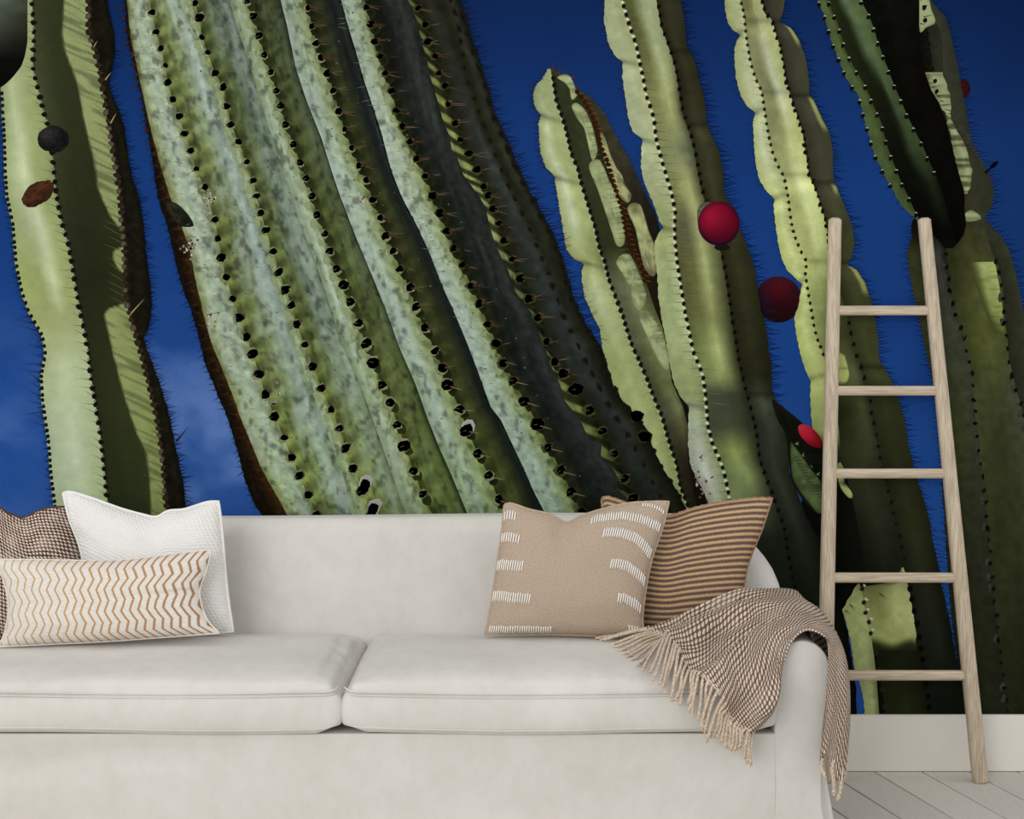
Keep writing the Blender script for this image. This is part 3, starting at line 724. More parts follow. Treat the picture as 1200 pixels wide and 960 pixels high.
# ================= giant ribbed cactus
B_l = Curve((147,-2),(150,40),(156,70),(163,95),(168,120),(172,145),(177,170),(181,200),(187,235),(197,265),(203,290),(212,330),(225,365),(233,392),(242,430),(255,460),(268,490),(277,520),(287,560),(299,590),(311,610))
B_lit = Curve((149,-2),(153,40),(161,80),(170,120),(178,155),(186,185),(192,205),(200,232),(212,262),(222,290),(232,340),(238,365),(248,402),(260,430),(272,460),(282,490),(295,520),(305,545),(318,570),(330,590),(340,610))
AR = [
 [(174,-6),(178.7,15),(183,38),(189,57),(194,77),(197,97),(203,117),(210,137),(217,157),(224,177),(230,198),(240,220),(252,258),(256,280),(260,302),(265,325),(273,350),(281,372),(289,395),(296,414),(304,438),(311,462),(322,488),(333,513),(342,536),(351,557),(361,580),(371,605)],
 [(229,4),(234,21),(237,44),(244,62),(252,86),(262,102),(266,125),(271,146),(280,167),(289,190),(297,212),(301,230),(306,250),(312,270),(320,295),(327,319),(335,340),(342,358),(348,380),(357,404),(367,429),(377,455),(388,480),(398,502),(405,525),(414,549),(425,575),(435,602)],
 [(290,2),(297,19),(304,42),(310,65),(317,85),(324,106),(329,124),(335,146),(344,169),(352,191),(359,209),(366,230),(372,252),(381,274),(387,295),(395,315),(403,334),(411,354),(420,379),(429,403),(438,425),(448,451),(457,472),(466,497),(474,522),(485,552),(495,579),(509,606)],
 [(361,10),(366,31),(371,51),(376,68),(384,86),(391,106),(397,131),(404,152),(412,174),(421,194),(429,212),(437,234),(446,256),(453,276),(461,294),(469,315),(480,337),(487,360),(498,385),(510,411),(519,432),(525,451),(539,479),(547,504),(560,531),(573,557),(584,585),(595,610)],
 [(430,9),(435,29),(440,49),(446,66),(452,86),(459,107),(465,130),(472,149),(481,166),(489,186),(499,206),(507,230),(516,250),(524,271),(532,291),(542,311),(552,335),(562,356),(572,380),(582,403),(590,425),(602,446),(615,470),(630,497),(643,524),(657,551),(669,576),(681,600)],
 [(490,10),(499,29),(502,49),(510,66),(515,86),(521,101),(526,122),(534,144),(540,164),(549,180),(559,199),(567,218),(572,229),(578,245),(584,262),(591,282),(600,304),(610,326),(621,350),(631,372),(641,400),(650,424),(661,437),(675,456),(691,481),(706,505),(720,532),(732,560),(742,584),(752,610)]]
R = [Curve(*a, smooth=6) for a in AR]
G = [Curve((196,-20),(210,2),(225,32),(236,62),(247,95),(260,140),(280,192),(290,232),(300,255),(317,310),(335,362),(348,415),(365,457),(384,507),(400,550),(417,605), smooth=5),
     Curve((268,-4),(276,25),(290,65),(300,100),(312,140),(327,185),(341,230),(350,257),(370,307),(390,370),(403,408),(420,445),(440,500),(460,557),(477,607), smooth=5),
     Curve((329,0),(337,32),(347,80),(360,120),(377,162),(391,207),(400,233),(420,285),(440,332),(455,370),(468,407),(487,450),(501,490),(515,525),(529,556),(542,588),(551,610), smooth=3),
     Curve((400,0),(407,27),(417,60),(426,92),(437,125),(447,155),(458,198),(471,231),(490,267),(505,300),(517,332),(535,372),(549,406),(561,438),(575,477),(587,492),(600,520),(612,545),(625,575),(640,604), smooth=2)]
B_r = Curve((540,0),(550,37),(560,67),(572,102),(580,135),(595,165),(607,195),(618,218),(632,245),(647,272),(660,305),(672,350),(687,380),(700,400),(706,408),(718,450),(730,470),(743,484),(760,506),(766,528),(780,554),(794,576),(806,600),(820,630))
R6L = Curve((478,0),(489,25),(494,50),(500,66),(503,86),(508,102),(514,122),(520,144),(527,160),(530,178),(536,185),(543,205),(548,212),(554,220),(563,232),(570,246),(573,262),(581,288),(588,303),(596,318),(603,340),(614,358),(622,365),(632,392),(640,412),(648,435),(656,450),(662,470),(680,492),(690,515),(705,520),(704,535),(716,545),(724,560),(722,572),(732,580),(740,592),(750,612), smooth=1.0)
YE = YB
cB = strip('printed_cactus', B_l, B_r, shade([(0,(40,34,22)),(.1,(120,130,90)),(.7,(60,66,48)),(1,(30,30,18))], .1), mural, 24, y1=YE, rag=(1.2,1.5), label='giant pale green ribbed cactus printed across the mural left of centre')
strip('rib', B_l, B_lit, shade([(0,(22,18,12)),(.6,(34,24,14)),(1,(56,42,20))], .45, 3.5), cB, 25, y1=YE, pitch=1.7, rag=(1.4,.8))
def bump_phase(pts):
    ys = np.array([p[1] for p in pts], float); return lambda y: np.cos(2 * np.pi * np.interp(y, ys, np.arange(len(ys))))
def ribside(keys, ph, side, mott=.12, sc=8, streak=.12, seed=1, amp=.3, glau=0.0):
    base = shade(keys, mott * 1.15, 5.0, streak, seed)
    def f(u, x, y):
        c = base(u, x, y); d = u if side > 0 else 1 - u
        q = ph(y + (6 if side > 0 else 2) + d * 26)
        c = c * (1 - amp * np.exp(-d * 3.2) * np.sign(q) * np.abs(q) ** .7 * (1 if side > 0 else .5))[..., None]
        if glau:
            a = (.8 * glau * np.clip(sstep(.5, .72, fbm(u * 5 + y / 70., y / 38., seed + 11)) + .8 * sstep(.55, .75, fbm(x / 9., y / 13., seed + 21)), 0, 1.2) * sstep(.1, .4, d))[..., None]
            c = c * (1 - a) + np.array([156, 170, 162.]) * a
            dk = .3 * sstep(.55, .78, fbm(x / 6. + 40, y / 9., seed + 31))
            c = c * (1 - dk)[..., None]
        return c
    return f
P = [bump_phase(a) for a in AR]
GL = (150,168,156)
strip('rib', B_lit, R[0], ribside([(0,[(0,(96,98,48)),(.15,(136,148,102)),(.5,(150,166,134)),(.8,(150,164,128)),(1,(112,124,72))]),(300,[(0,(118,124,64)),(.3,(150,166,134)),(.7,(146,162,136)),(1,(112,124,74))]),(600,[(0,(120,130,64)),(.3,(150,168,118)),(.7,(146,168,134)),(1,(120,136,84))])], P[0], -1, .16, 6, .05, 3, glau=.5), cB, 25, y1=YE, pitch=1.7)
strip('rib', R[0], G[0], ribside([(0,[(0,(88,100,42)),(.3,(104,118,58)),(.55,(132,148,108)),(.8,(150,166,146)),(1,(128,146,112))]),(300,[(0,(90,100,40)),(.35,(100,114,54)),(.6,(122,138,108)),(.85,(140,158,150)),(1,(110,128,92))]),(600,[(0,(104,116,44)),(.4,(112,130,62)),(.7,(136,158,130)),(1,(116,136,92))])], P[0], 1, .14, 8, .14, 7, .3, glau=.55), cB, 25, y1=YE, pitch=1.7)
strip('rib', G[0], R[1], ribside([(0,[(0,(126,142,104)),(.5,(132,148,100)),(1,(108,120,62))]),(400,[(0,(132,150,112)),(.5,(140,156,104)),(1,(112,124,60))]),(600,[(0,(128,150,94)),(.5,(146,164,96)),(1,(118,132,58))])], P[1], -1, .12, 7, .12, 9, glau=.3), cB, 25, y1=YE, pitch=1.7)
strip('rib', R[1], G[1], ribside([(0,[(0,(62,74,26)),(.35,(74,88,48)),(.6,(88,104,82)),(.9,(104,120,102)),(1,(84,100,70))]),(160,[(0,(70,82,28)),(.4,(84,98,50)),(.65,(104,122,100)),(1,(100,118,92))]),(380,[(0,(76,88,32)),(.35,(84,98,48)),(.65,(112,130,110)),(.95,(126,144,120)),(1,(84,100,64))]),(600,[(0,(102,116,44)),(.4,(112,130,62)),(.75,(130,150,104)),(1,(92,112,60))])], P[1], 1, .12, 8, .18, 13, .3, glau=.35), cB, 25, y1=YE, pitch=1.7)
strip('rib', G[1], R[2], ribside([(0,[(0,(120,136,96)),(.5,(140,156,116)),(1,(112,124,66))]),(300,[(0,(120,138,102)),(.4,(150,168,138)),(.75,(134,150,98)),(1,(106,118,54))]),(600,[(0,(112,130,82)),(.4,(142,164,122)),(.8,(136,152,86)),(1,(112,124,48))])], P[2], -1, .10, 8, .12, 17, glau=.35), cB, 25, y1=YE, pitch=1.7)
strip('rib', R[2], G[2], ribside([(0,[(0,(52,60,22)),(.3,(58,68,28)),(.7,(66,78,44)),(.95,(50,58,40)),(1,(18,20,14))]),(200,[(0,(54,62,20)),(.4,(70,82,36)),(.75,(80,94,56)),(.95,(66,78,48)),(1,(20,24,14))]),(420,[(0,(72,82,28)),(.4,(84,98,40)),(.8,(82,96,44)),(.95,(64,76,36)),(1,(20,24,12))]),(600,[(0,(84,98,32)),(.5,(92,110,44)),(.85,(80,96,38)),(1,(26,32,14))])], P[2], 1, .12, 8, .2, 19, .35, glau=.12), cB, 25, y1=YE, pitch=1.7)
strip('rib', G[2], R[3], ribside([(0,[(0,(124,142,120)),(.5,(134,150,112)),(1,(106,118,58))]),(200,[(0,(150,168,154)),(.45,(148,166,136)),(.8,(128,142,84)),(1,(100,112,48))]),(400,[(0,(136,156,132)),(.4,(150,168,146)),(.75,(128,144,88)),(1,(102,116,48))]),(600,[(0,(112,138,84)),(.4,(144,168,132)),(.75,(132,154,88)),(1,(110,126,52))])], P[3], -1, .10, 8, .12, 23, glau=.4), cB, 25, y1=YE, pitch=1.7)
strip('rib', R[3], G[3], ribside([(0,[(0,(44,50,18)),(.35,(46,50,26)),(.6,(34,38,34)),(.72,(26,30,30)),(.85,(42,50,48)),(1,(22,26,22))]),(150,[(0,(44,50,16)),(.4,(52,58,26)),(.62,(38,44,34)),(.8,(26,32,32)),(.92,(44,52,50)),(1,(20,24,20))]),(350,[(0,(46,52,16)),(.4,(56,62,24)),(.7,(40,46,28)),(.9,(26,32,32)),(1,(30,38,36))]),(600,[(0,(58,68,22)),(.4,(66,78,28)),(.7,(40,48,24)),(.85,(26,32,26)),(1,(30,38,34))])], P[3], 1, .14, 8, .16, 29, .3), cB, 25, y1=YE, pitch=1.7)
strip('rib', G[3], R[4], ribside([(0,[(0,(138,154,136)),(.6,(140,154,118)),(1,(96,106,50))]),(200,[(0,(152,170,150)),(.5,(150,164,126)),(.8,(128,140,82)),(1,(96,106,42))]),(400,[(0,(146,164,150)),(.5,(146,164,136)),(.8,(122,136,76)),(1,(92,104,42))]),(600,[(0,(134,160,130)),(.4,(144,168,144)),(.75,(124,144,76)),(1,(96,112,42))])], P[4], -1, .14, 6, .08, 31, glau=.45), cB, 25, y1=YE, pitch=1.7, rag=(2.6,0))
strip('rib', R[4], R6L, ribside([(0,[(0,(30,32,12)),(.3,(26,30,24)),(.6,(42,46,43)),(.85,(46,50,46)),(1,(34,38,30))]),(200,[(0,(30,34,12)),(.35,(30,36,32)),(.6,(42,47,42)),(.8,(50,55,49)),(1,(36,41,35))]),(400,[(0,(36,40,14)),(.35,(26,32,28)),(.65,(38,44,40)),(.85,(46,52,47)),(1,(34,39,32))]),(600,[(0,(44,52,18)),(.3,(28,34,28)),(.6,(32,40,38)),(1,(42,50,50))])], P[4], 1, .2, 8, .3, 37, .2), cB, 25, y1=YE, pitch=1.7)
def crest(base):
    def f(u, x, y):
        q = P[5](y + 8 + 10 * (1 - u)); k = .38 + .62 * sstep(-.5, .6, -q + .6 * (fbm(x / 7, y / 7, 77) - .5))
        return base(u, x, y) * k[..., None]
    return f
strip('rib', R6L, R[5], crest(shade([(0,[(0,(74,78,36)),(.5,(92,98,42)),(1,(54,58,20))]),(150,[(0,(124,132,70)),(.5,(124,132,56)),(1,(66,70,24))]),(260,[(0,(136,146,92)),(.5,(128,136,64)),(1,(60,64,22))]),(400,[(0,(60,66,30)),(.5,(64,70,28)),(1,(36,38,16))]),(470,[(0,(124,134,70)),(.5,(108,120,48)),(1,(54,60,22))]),(600,[(0,(66,78,26)),(1,(40,48,18))])], .3, 6)), cB, 25, y1=YE, pitch=1.7)
strip('rib', R[5], B_r, shade([(0,[(0,(30,32,14)),(.3,(44,46,36)),(.55,(34,34,16)),(.8,(46,48,36)),(1,(22,22,12))]),(200,[(0,(32,34,14)),(.25,(44,48,40)),(.45,(56,62,58)),(.65,(34,34,16)),(.85,(50,52,40)),(1,(24,24,12))]),(420,[(0,(30,32,14)),(.3,(42,48,42)),(.6,(50,58,56)),(.8,(32,34,18)),(1,(20,20,12))]),(600,[(0,(26,30,14)),(.4,(34,42,38)),(.7,(38,42,26)),(1,(18,20,12))])], .22, 9, .1, 41), cB, 25, y1=YE, pitch=1.7, rag=(0,1.6))
# shaded notch on the left flank
lit_poly('printed_notch', [(194,238),(206,238),(216,246),(224,256),(227,265),(216,266),(208,262)], cB, 25.6, (40,42,30), (34,34,22), 3, mott=.5)
s0 = Soup(25.6); s = Soup(26); s2 = Soup(27)
for i, pts in enumerate(AR):
    up = [(2 * pts[0][0] - pts[k][0], 2 * pts[0][1] - pts[k][1]) for k in range(4, 0, -1)]
    for (x, y) in up + pts:
        if i >= 2: s0.ell(x + 4.2, y + 5.5, 5.6, 7.6, -.5, (50,57,22) if i == 2 else (38,43,16), (36,42,14) if i == 2 else (22,25,10), n=9, jit=.2)
        if i in (1, 2, 3, 4): s0.ell(x - 5.0, y + 10.5, 3.6, 5.2, -.4, (126,142,100), (136,148,92), n=8, jit=.25)
        g = 1.02 + .32 * sstep(100, 500, y); w = random.uniform(.85, 1.15) * g
        s.ell(x - .6, y + .6, 5.2 * w, 5.0 * w, .5, (108,118,66) if i < 4 else (58,64,28), (156,158,116) if i < 4 else (70,74,30), n=7, jit=.3)
        s.ell(x + .3, y - .3, 4.8 * w, 3.7 * w, -.6, (76,60,46), random.choice([(50,38,32), (74,62,58), (104,92,88), (88,72,62)]), n=7, jit=.28)
        s.ell(x + 1.8, y + 1.0, 2.6 * w, 2.0 * w, -.9, (66,52,40), (38,28,22), n=7, jit=.3)
        if i >= 3 and y < 440:
            for k in range(2): s2.spine(x + 2, y + random.uniform(-2, 2), random.uniform(12, 22), random.uniform(-4, 6), 1.3, (70,48,36), random.choice([(132,106,84), (96,68,50)]))
        elif i < 2: s2.spine(x - 2, y + 1, -random.uniform(7, 12), random.uniform(2, 7), 1.0, (60,46,34), (120,124,84))
        else: s2.spine(x, y, -random.uniform(4, 7), random.uniform(-2, 4), 1.0, (60,46,34), (120,124,84))
        if i in (3, 4) and y > 440: s2.spine(x + 3, y + 2, random.uniform(12, 17), random.uniform(0, 5), 1.2, (120,90,70), (168,146,120))
# larger scars and rust-coloured areoles
for (x, y, r, c) in ((525,451,9,(130,72,34)),(474,522,9,(120,66,34)),(615,470,7.5,(92,50,28)),(630,497,9,(52,28,18)),(675,456,9.5,(70,34,20)),(547,504,9,(34,24,20)),(438,425,8,(48,26,20)),(403,334,7,(28,20,18)),(437,425,7.5,(50,28,22)),(234,21,7,(44,28,22)),(746,488,9,(26,16,12)),(755,512,9,(24,16,12))):
    s.ell(x - .6, y, r * .86 + 1.2, r * .72 + 1.2, -.3, (132,130,92) if x < 600 else (50,44,24), (140,136,100) if x < 600 else (60,50,28), n=8, jit=.25); s.ell(x, y, r * .86, r * .7, -.3, [k * .7 for k in c], c, n=8, jit=.2); s.ell(x + 1.5, y + 2, r * .6, r * .45, -.3, [k * .45 for k in c], [k * .4 for k in c])
for (x, y) in ((427,568),(437,596),(546,504)):
    s.ell(x + 2, y - 2, 8, 10.5, .4, (160,156,146), (140,130,116), n=9, jit=.2); s.ell(x + .5, y, 6, 7.4, .4, (64,46,40), (24,18,16), n=8, jit=.2)
for (cx, cy, n_, sp) in ((246,232,26,10),(224,288,26,9),(249,374,12,8),(320,470,18,10),(424,232,10,5)):
    for q in range(n_): s.ell(cx + random.gauss(0, sp * .5), cy + random.gauss(0, sp * .8), random.uniform(1, 2.6), random.uniform(.8, 2), random.uniform(0, 3), (150,136,124), random.choice([(204,198,192), (120,92,80), (190,184,176), (80,60,52)]))
for q in range(150):                                     # stray dark pits on the skin
    i = random.randrange(5); y = random.uniform(-60, 600); x = float(R[i](y)) + random.uniform(-26, 28)
    s2.ell(x, y, random.uniform(.6, 1.5), random.uniform(.6, 1.3), 0, (96,104,70), (58,56,40), n=6)
for q in range(260):                                     # fine scratches on the lit flanks
    i = random.choice([0, 0, 3, 4, 4]); y = random.uniform(-80, 600); x = float(R[i](y)) - random.uniform(8, 30)
    s2.spine(x, y, random.uniform(-12, -4), random.uniform(-3, 3), .7, (84,92,60), (140,154,116))
for (x, y) in along(B_lit, -80, 600, 13): s.ell(x - 4 + random.uniform(-2, 2), y, random.uniform(1.2, 2.6), random.uniform(2, 4), .2, (52,34,20), random.choice([(84,46,24), (30,20,14), (60,38,22)]), n=6, jit=.35); s2.spine(x - 4, y, -10, random.uniform(-4, 6), 1.0, (70,44,28), (60,50,60))
for (x, y) in along(B_l, -80, 600, 7): s2.spine(x + 1, y, -random.uniform(5, 11), random.uniform(-3, 7), 1.1, (20,16,14), (28,50,92))
R7 = Curve((528,0),(537,27),(545,85),(560,130),(574,165),(592,210),(612,250),(630,290),(646,330),(660,370),(680,410),(700,450),(722,490),(742,520),(760,556),(778,588))
for (x, y) in along(R7, -80, 600, 17): s.ell(x, y, random.uniform(2.5, 4), random.uniform(4, 6), -.4, (36,36,22), (18,16,10), n=7, jit=.35)
spiny(s2, along(B_r, -80, 395, 3.4), -.1, 19, 1.0, (22,16,18), (30,44,84), 1, .45)
for (x, y) in along(B_r, 20, 600, 19): s.ell(x - 3, y, random.uniform(3, 5), random.uniform(5, 8), -.5, (32,31,19), (18,16,10), n=7, jit=.35)
s0.build('rib_bumps', cB); s.build('areole_rows', cB); s2.build('spine_rows', cB)

# ================= cactus column at the left end
A_l = Curve((20,-90),(24,0),(12,60),(2,105),(3,130),(5,160),(6,200),(8,230),(15,262),(19,310),(25,340),(33,365),(42,380),(50,395),(53,415),(50,430),(48,442),(50,470),(53,490),(57,520),(60,560),(64,590),(66,615))
a1 = Curve((38,0),(41,40),(39,80),(44,100),(49,120),(54,140),(60,155),(62,180),(64,200),(67,230),(73,260),(82,290),(87,320),(92,350),(98,380),(104,410),(107,440),(112,470),(117,500),(122,540),(125,570),(128,600), smooth=4)
a2 = Curve((104,0),(104,40),(112,62),(118,90),(123,120),(128,150),(133,180),(137,205),(141,230),(143,265),(146,290),(146,320),(148,350),(152,370),(160,395),(167,420),(172,440),(178,465),(184,490),(188,520),(192,550),(193,575),(197,610), smooth=4)
A_r = Curve((124,-20),(128,10),(134,40),(136,60),(130,85),(128,98),(132,112),(140,130),(146,150),(150,180),(156,210),(163,230),(168,260),(172,300),(177,340),(178,365),(175,385),(168,397),(175,415),(188,450),(197,480),(203,510),(210,540),(216,570),(219,605))
a_sh = Curve((78,-80),(76,0),(74,40),(77,60),(87,85),(94,110),(98,135),(104,160),(109,180),(113,200),(116,222),(128,250),(139,266),(152,274),(152,286),(134,294),(133,304),(140,316),(152,326),(152,354),(128,362),(123,368),(128,390),(132,410),(140,440),(148,470),(155,490),(162,510),(172,530),(176,560),(178,600), smooth=1.2)
cA = strip('printed_cactus', A_l, A_r, shade([(0,(130,140,86)),(1,(24,20,12))], .1), mural, 29, y1=YE, rag=(.8,1.2), label='pale green cactus column with dark fruit printed at the left of the mural')
strip('rib', A_l, a1, shade([(0,[(0,(132,144,92)),(.6,(140,150,100)),(1,(150,158,106))]),(120,[(0,(128,140,84)),(.3,(168,180,128)),(.55,(148,160,100)),(1,(136,148,82))]),(200,[(0,(144,156,96)),(.4,(184,194,146)),(.6,(150,164,96)),(1,(126,138,76))]),(260,[(0,(142,154,92)),(.3,(150,160,112)),(.55,(176,186,146)),(.75,(148,160,94)),(1,(138,150,86))]),(330,[(0,(146,158,82)),(.4,(142,154,82)),(.62,(184,194,144)),(.8,(150,162,90)),(1,(140,150,88))]),(375,[(0,(150,160,90)),(.5,(146,154,92)),(1,(150,160,98))]),(430,[(0,(156,168,116)),(.5,(172,184,136)),(1,(164,176,122))]),(520,[(0,(152,166,124)),(.5,(178,190,152)),(.7,(164,178,132)),(1,(156,170,116))]),(610,[(0,(156,172,130)),(.55,(174,188,142)),(1,(156,170,104))])], .05, 9), cA, 30, y1=YE, rag=(.8,0))
def a2col(u, x, y):
    dark = rampy(u, y, [(0,[(0,(56,62,32)),(1,(44,50,20))]),(100,[(0,(70,76,44)),(.3,(52,58,30)),(1,(44,48,20))]),(330,[(0,(40,44,22)),(.5,(40,44,20)),(1,(46,50,20))]),(480,[(0,(42,48,22)),(.4,(52,58,26)),(1,(50,56,24))]),(620,[(0,(40,48,22)),(1,(56,62,28))])])
    lit = rampy(u, y, [(0,[(0,(134,144,88)),(1,(136,146,84))]),(200,[(0,(142,152,92)),(1,(134,142,80))]),(600,[(0,(140,152,90)),(1,(126,138,64))])])
    a = sstep(-1.6, 1.6, x - a_sh(y) + 1.2 * (fbm(x / 6, y / 6, 2) - .5))[..., None]
    c = dark * (1 - a) + lit * a
    st = sstep(.55, .75, vnoise(x / 40., (y - x * .45) / 3.1, 8)) * .22
    return c * (1 - st * a[..., 0])[..., None] * (1 + .06 * (fbm(x / 8, y / 8, 3) - .5) * 2)[..., None]
strip('rib', a1, a2, a2col, cA, 30, y1=YE)
strip('rib', a2, A_r, shade([(0,(40,32,20)),(.25,(26,22,14)),(.7,(30,28,14)),(1,(20,18,10))], .35, 6), cA, 30, y1=YE, rag=(1,1.2))
s = Soup(31)
for (x, y) in along(a1, -90, 600, 10.5, .12):
    s.ell(x, y, random.uniform(2.6, 4.4), random.uniform(2.6, 3.8), .4, (34,32,24), (16,15,12)); s.ell(x - 1, y - 4, 1.6, 1.2, 0, (110,104,84), (150,140,120))
    s.spine(x, y, -random.uniform(9, 22), -random.uniform(0, 9), .9, (44,44,26), (110,120,70)); spiny(s, [(x, y)], -1.2, 6, 1.0, (20,18,14), (34,34,22), 3, 2.6)
for (x, y) in along(a2, -90, 600, 9, .12):
    s.ell(x, y, random.uniform(2.4, 4.2), random.uniform(2.4, 4.4), .4, (60,46,32), random.choice([(24,18,14), (110,96,84), (40,26,18)]))
    s.spine(x, y, -random.uniform(14, 26), -random.uniform(6, 16), .9, (70,70,34), (116,124,64))
    s.spine(x, y, random.uniform(3, 8), random.uniform(-5, 5), 1.0, (110,84,50), (60,44,26))
for (x, y) in along(A_l, 110, 600, 7): s.ell(x + 1, y, 2.2, 2.6, 0, (40,38,24), (18,16,12)); spiny(s, [(x, y)], math.pi - .1, 9, .9, (22,20,18), (30,44,72), 2, .8)
spiny(s, along(A_l, 370, 500, 9), math.pi + .3, 24, 1.0, (34,28,30), (46,56,96), 1, .5)
spiny(s, along(A_r, 60, 600, 3.8), -.05, 13, 1.0, (16,14,12), (26,44,84), 1, .6)
for (x, y, dx, dy) in ((108,60,7,-12),(124,94,7,-9),(130,145,7,-12),(150,372,20,-22),(207,517,15,-18),(212,560,16,-3)): s.spine(x, y, dx, dy, 2.0, (150,118,60) if y < 400 else (24,22,20), (200,168,104) if y < 400 else (40,44,60))
s.build('spine_rows', cA)
blob('fruit', 63, 163.5, 18.5, 15.5, 0, lambda a, b: tuple(np.array((12, 11, 12)) + 26 * max(0, 1 - math.hypot(a + .4, b + .4)) + 16 * float(vnoise(a * 6, b * 6, 3))), cA, 32, n=36, jag=.12)['label'] = 'dried dark round fruit'
blob('fruit', 45, 227.5, 21, 12.5, -.62, lambda a, b: (44 + 34 * float(vnoise(a * 4, b * 7, 6)) - 20 * max(0, b), 28 + 18 * float(vnoise(a * 4, b * 7, 6)) - 12 * max(0, b), 24 - 8 * max(0, b)), cA, 32, n=36, jag=.18)['label'] = 'shrivelled brown fruit'
# rounded tip hanging in at the top left corner
T_r = Curve((33,-90),(33,0),(33,50),(30,66),(26,78),(15,92),(4,102),(-10,108), smooth=2)
T_l = Curve((-46,-90),(-46,60),(-42,96),(-12,109))
cT = strip('printed_cactus', T_l, T_r, shade([(0,[(0,(70,80,66)),(.6,(86,96,82)),(1,(62,70,52))]),(40,[(0,(50,56,44)),(.6,(54,60,48)),(1,(36,36,26))]),(70,[(0,(18,17,12)),(1,(16,15,11))]),(110,[(0,(14,13,10)),(1,(14,13,10))])], .15, 10), mural, 33, y1=108, label='shadowed cactus tip printed in the top left corner of the mural')

# the same cacti go on where the sheet runs past the sofa on either side
def repeat_print(src, dx, label):
    c = src.copy(); COL.objects.link(c); c.parent = mural; c.location.x += dx / PU; c['label'] = label
    for ch in src.children:
        k = ch.copy(); COL.objects.link(k); k.parent = c
repeat_print(cE, 430, 'sunlit cactus printed at the far right edge of the mural')
repeat_print(cA, -345, 'pale cactus column printed at the far left edge of the mural')
repeat_print(cC, -870, 'short cactus printed near the far left edge of the mural')

# ------------------------------------------------------------------ sofa
def fabric_mat():
    m = NT('sofa_linen', 0.95, 0.12)
    v, x, y, z = m.coords('Object')
    n1 = m.noise(v, 3.2, 4, .6); n2 = m.noise(v, 22, 4, .65, (1, 1, .7)); n3 = m.noise(v, 420, 2, .5)
    c = m.ramp(n1, [(.3, (198, 195, 188)), (.55, (207, 204, 199)), (.75, (213, 211, 206))])
    c = m.mix(.28, c, m.ramp(n2, [(.35, (195, 189, 180)), (.55, (208, 204, 197)), (.8, (214, 211, 205))]))
    m.color(c)
    w1 = m.node('ShaderNodeTexWave', wave_type='BANDS', bands_direction='X'); w1.inputs['Scale'].default_value = 160; w1.inputs['Distortion'].default_value = 1.5
    w2 = m.node('ShaderNodeTexWave', wave_type='BANDS', bands_direction='Z'); w2.inputs['Scale'].default_value = 160; w2.inputs['Distortion'].default_value = 1.5
    m.l.new(v, w1.inputs[0]); m.l.new(v, w2.inputs[0])
    h = m.math('ADD', m.math('ADD', w1.outputs[0], w2.outputs[0]), n3)
    p = m.bump(h, .12, .0015)
    m.bump(n2, .10, .012, p)
    m.b.inputs['Sheen Weight'].default_value = .15
    return m.m
M_sofa = fabric_mat()
SX = -0.447                       # middle of the sofa
YF = -0.888                       # front plane
HALF, INNER = 1.281, 1.137
sofa = empty('sofa', (SX, -0.5, 0))
tag(sofa, 'off-white linen slipcovered two-cushion sofa standing in front of the mural', 'sofa')
def S(v):
    v = np.array(v, float); v[:, 0] -= SX; v[:, 1] += 0.5; return v

def wrinkle(v, amp, sc, seed):
    v = np.array(v, float)
    n = fbm(v[:, 0] * sc + v[:, 1] * sc * .6, v[:, 2] * sc * 1.3 + v[:, 1] * sc, seed, 3) - .5
    return n * amp

# base with the fabric front hanging to the floor
v, f = rounded_box(SX, (YF - .12) / 2, .185, 2 * INNER + .006, -YF - .12, .366, .004, .03)
fr = v[:, 1] < YF + .05
# broad shallow drape folds on the hanging front
v[:, 1] += np.where(fr, .030 * (fbm(v[:, 0] * 1.6 + 3, v[:, 2] * 6.0 + v[:, 0] * .9, 5, 2) - .5) * np.clip((.36 - v[:, 2]) / .1, 0, 1), 0)
cr = v[:, 2] - (.245 + .035 * sstep(-1.6, -.9, v[:, 0]) + .03 * (v[:, 0] + 1.5))
v[:, 1] += np.where(fr & (v[:, 0] < -.5), .020 * sstep(-.022, .004, cr) * (1 - sstep(.0, .09, cr)) * (1 - sstep(-1.0, -.6, v[:, 0])), 0)
mesh('base', S(v), f, M_sofa, sofa)

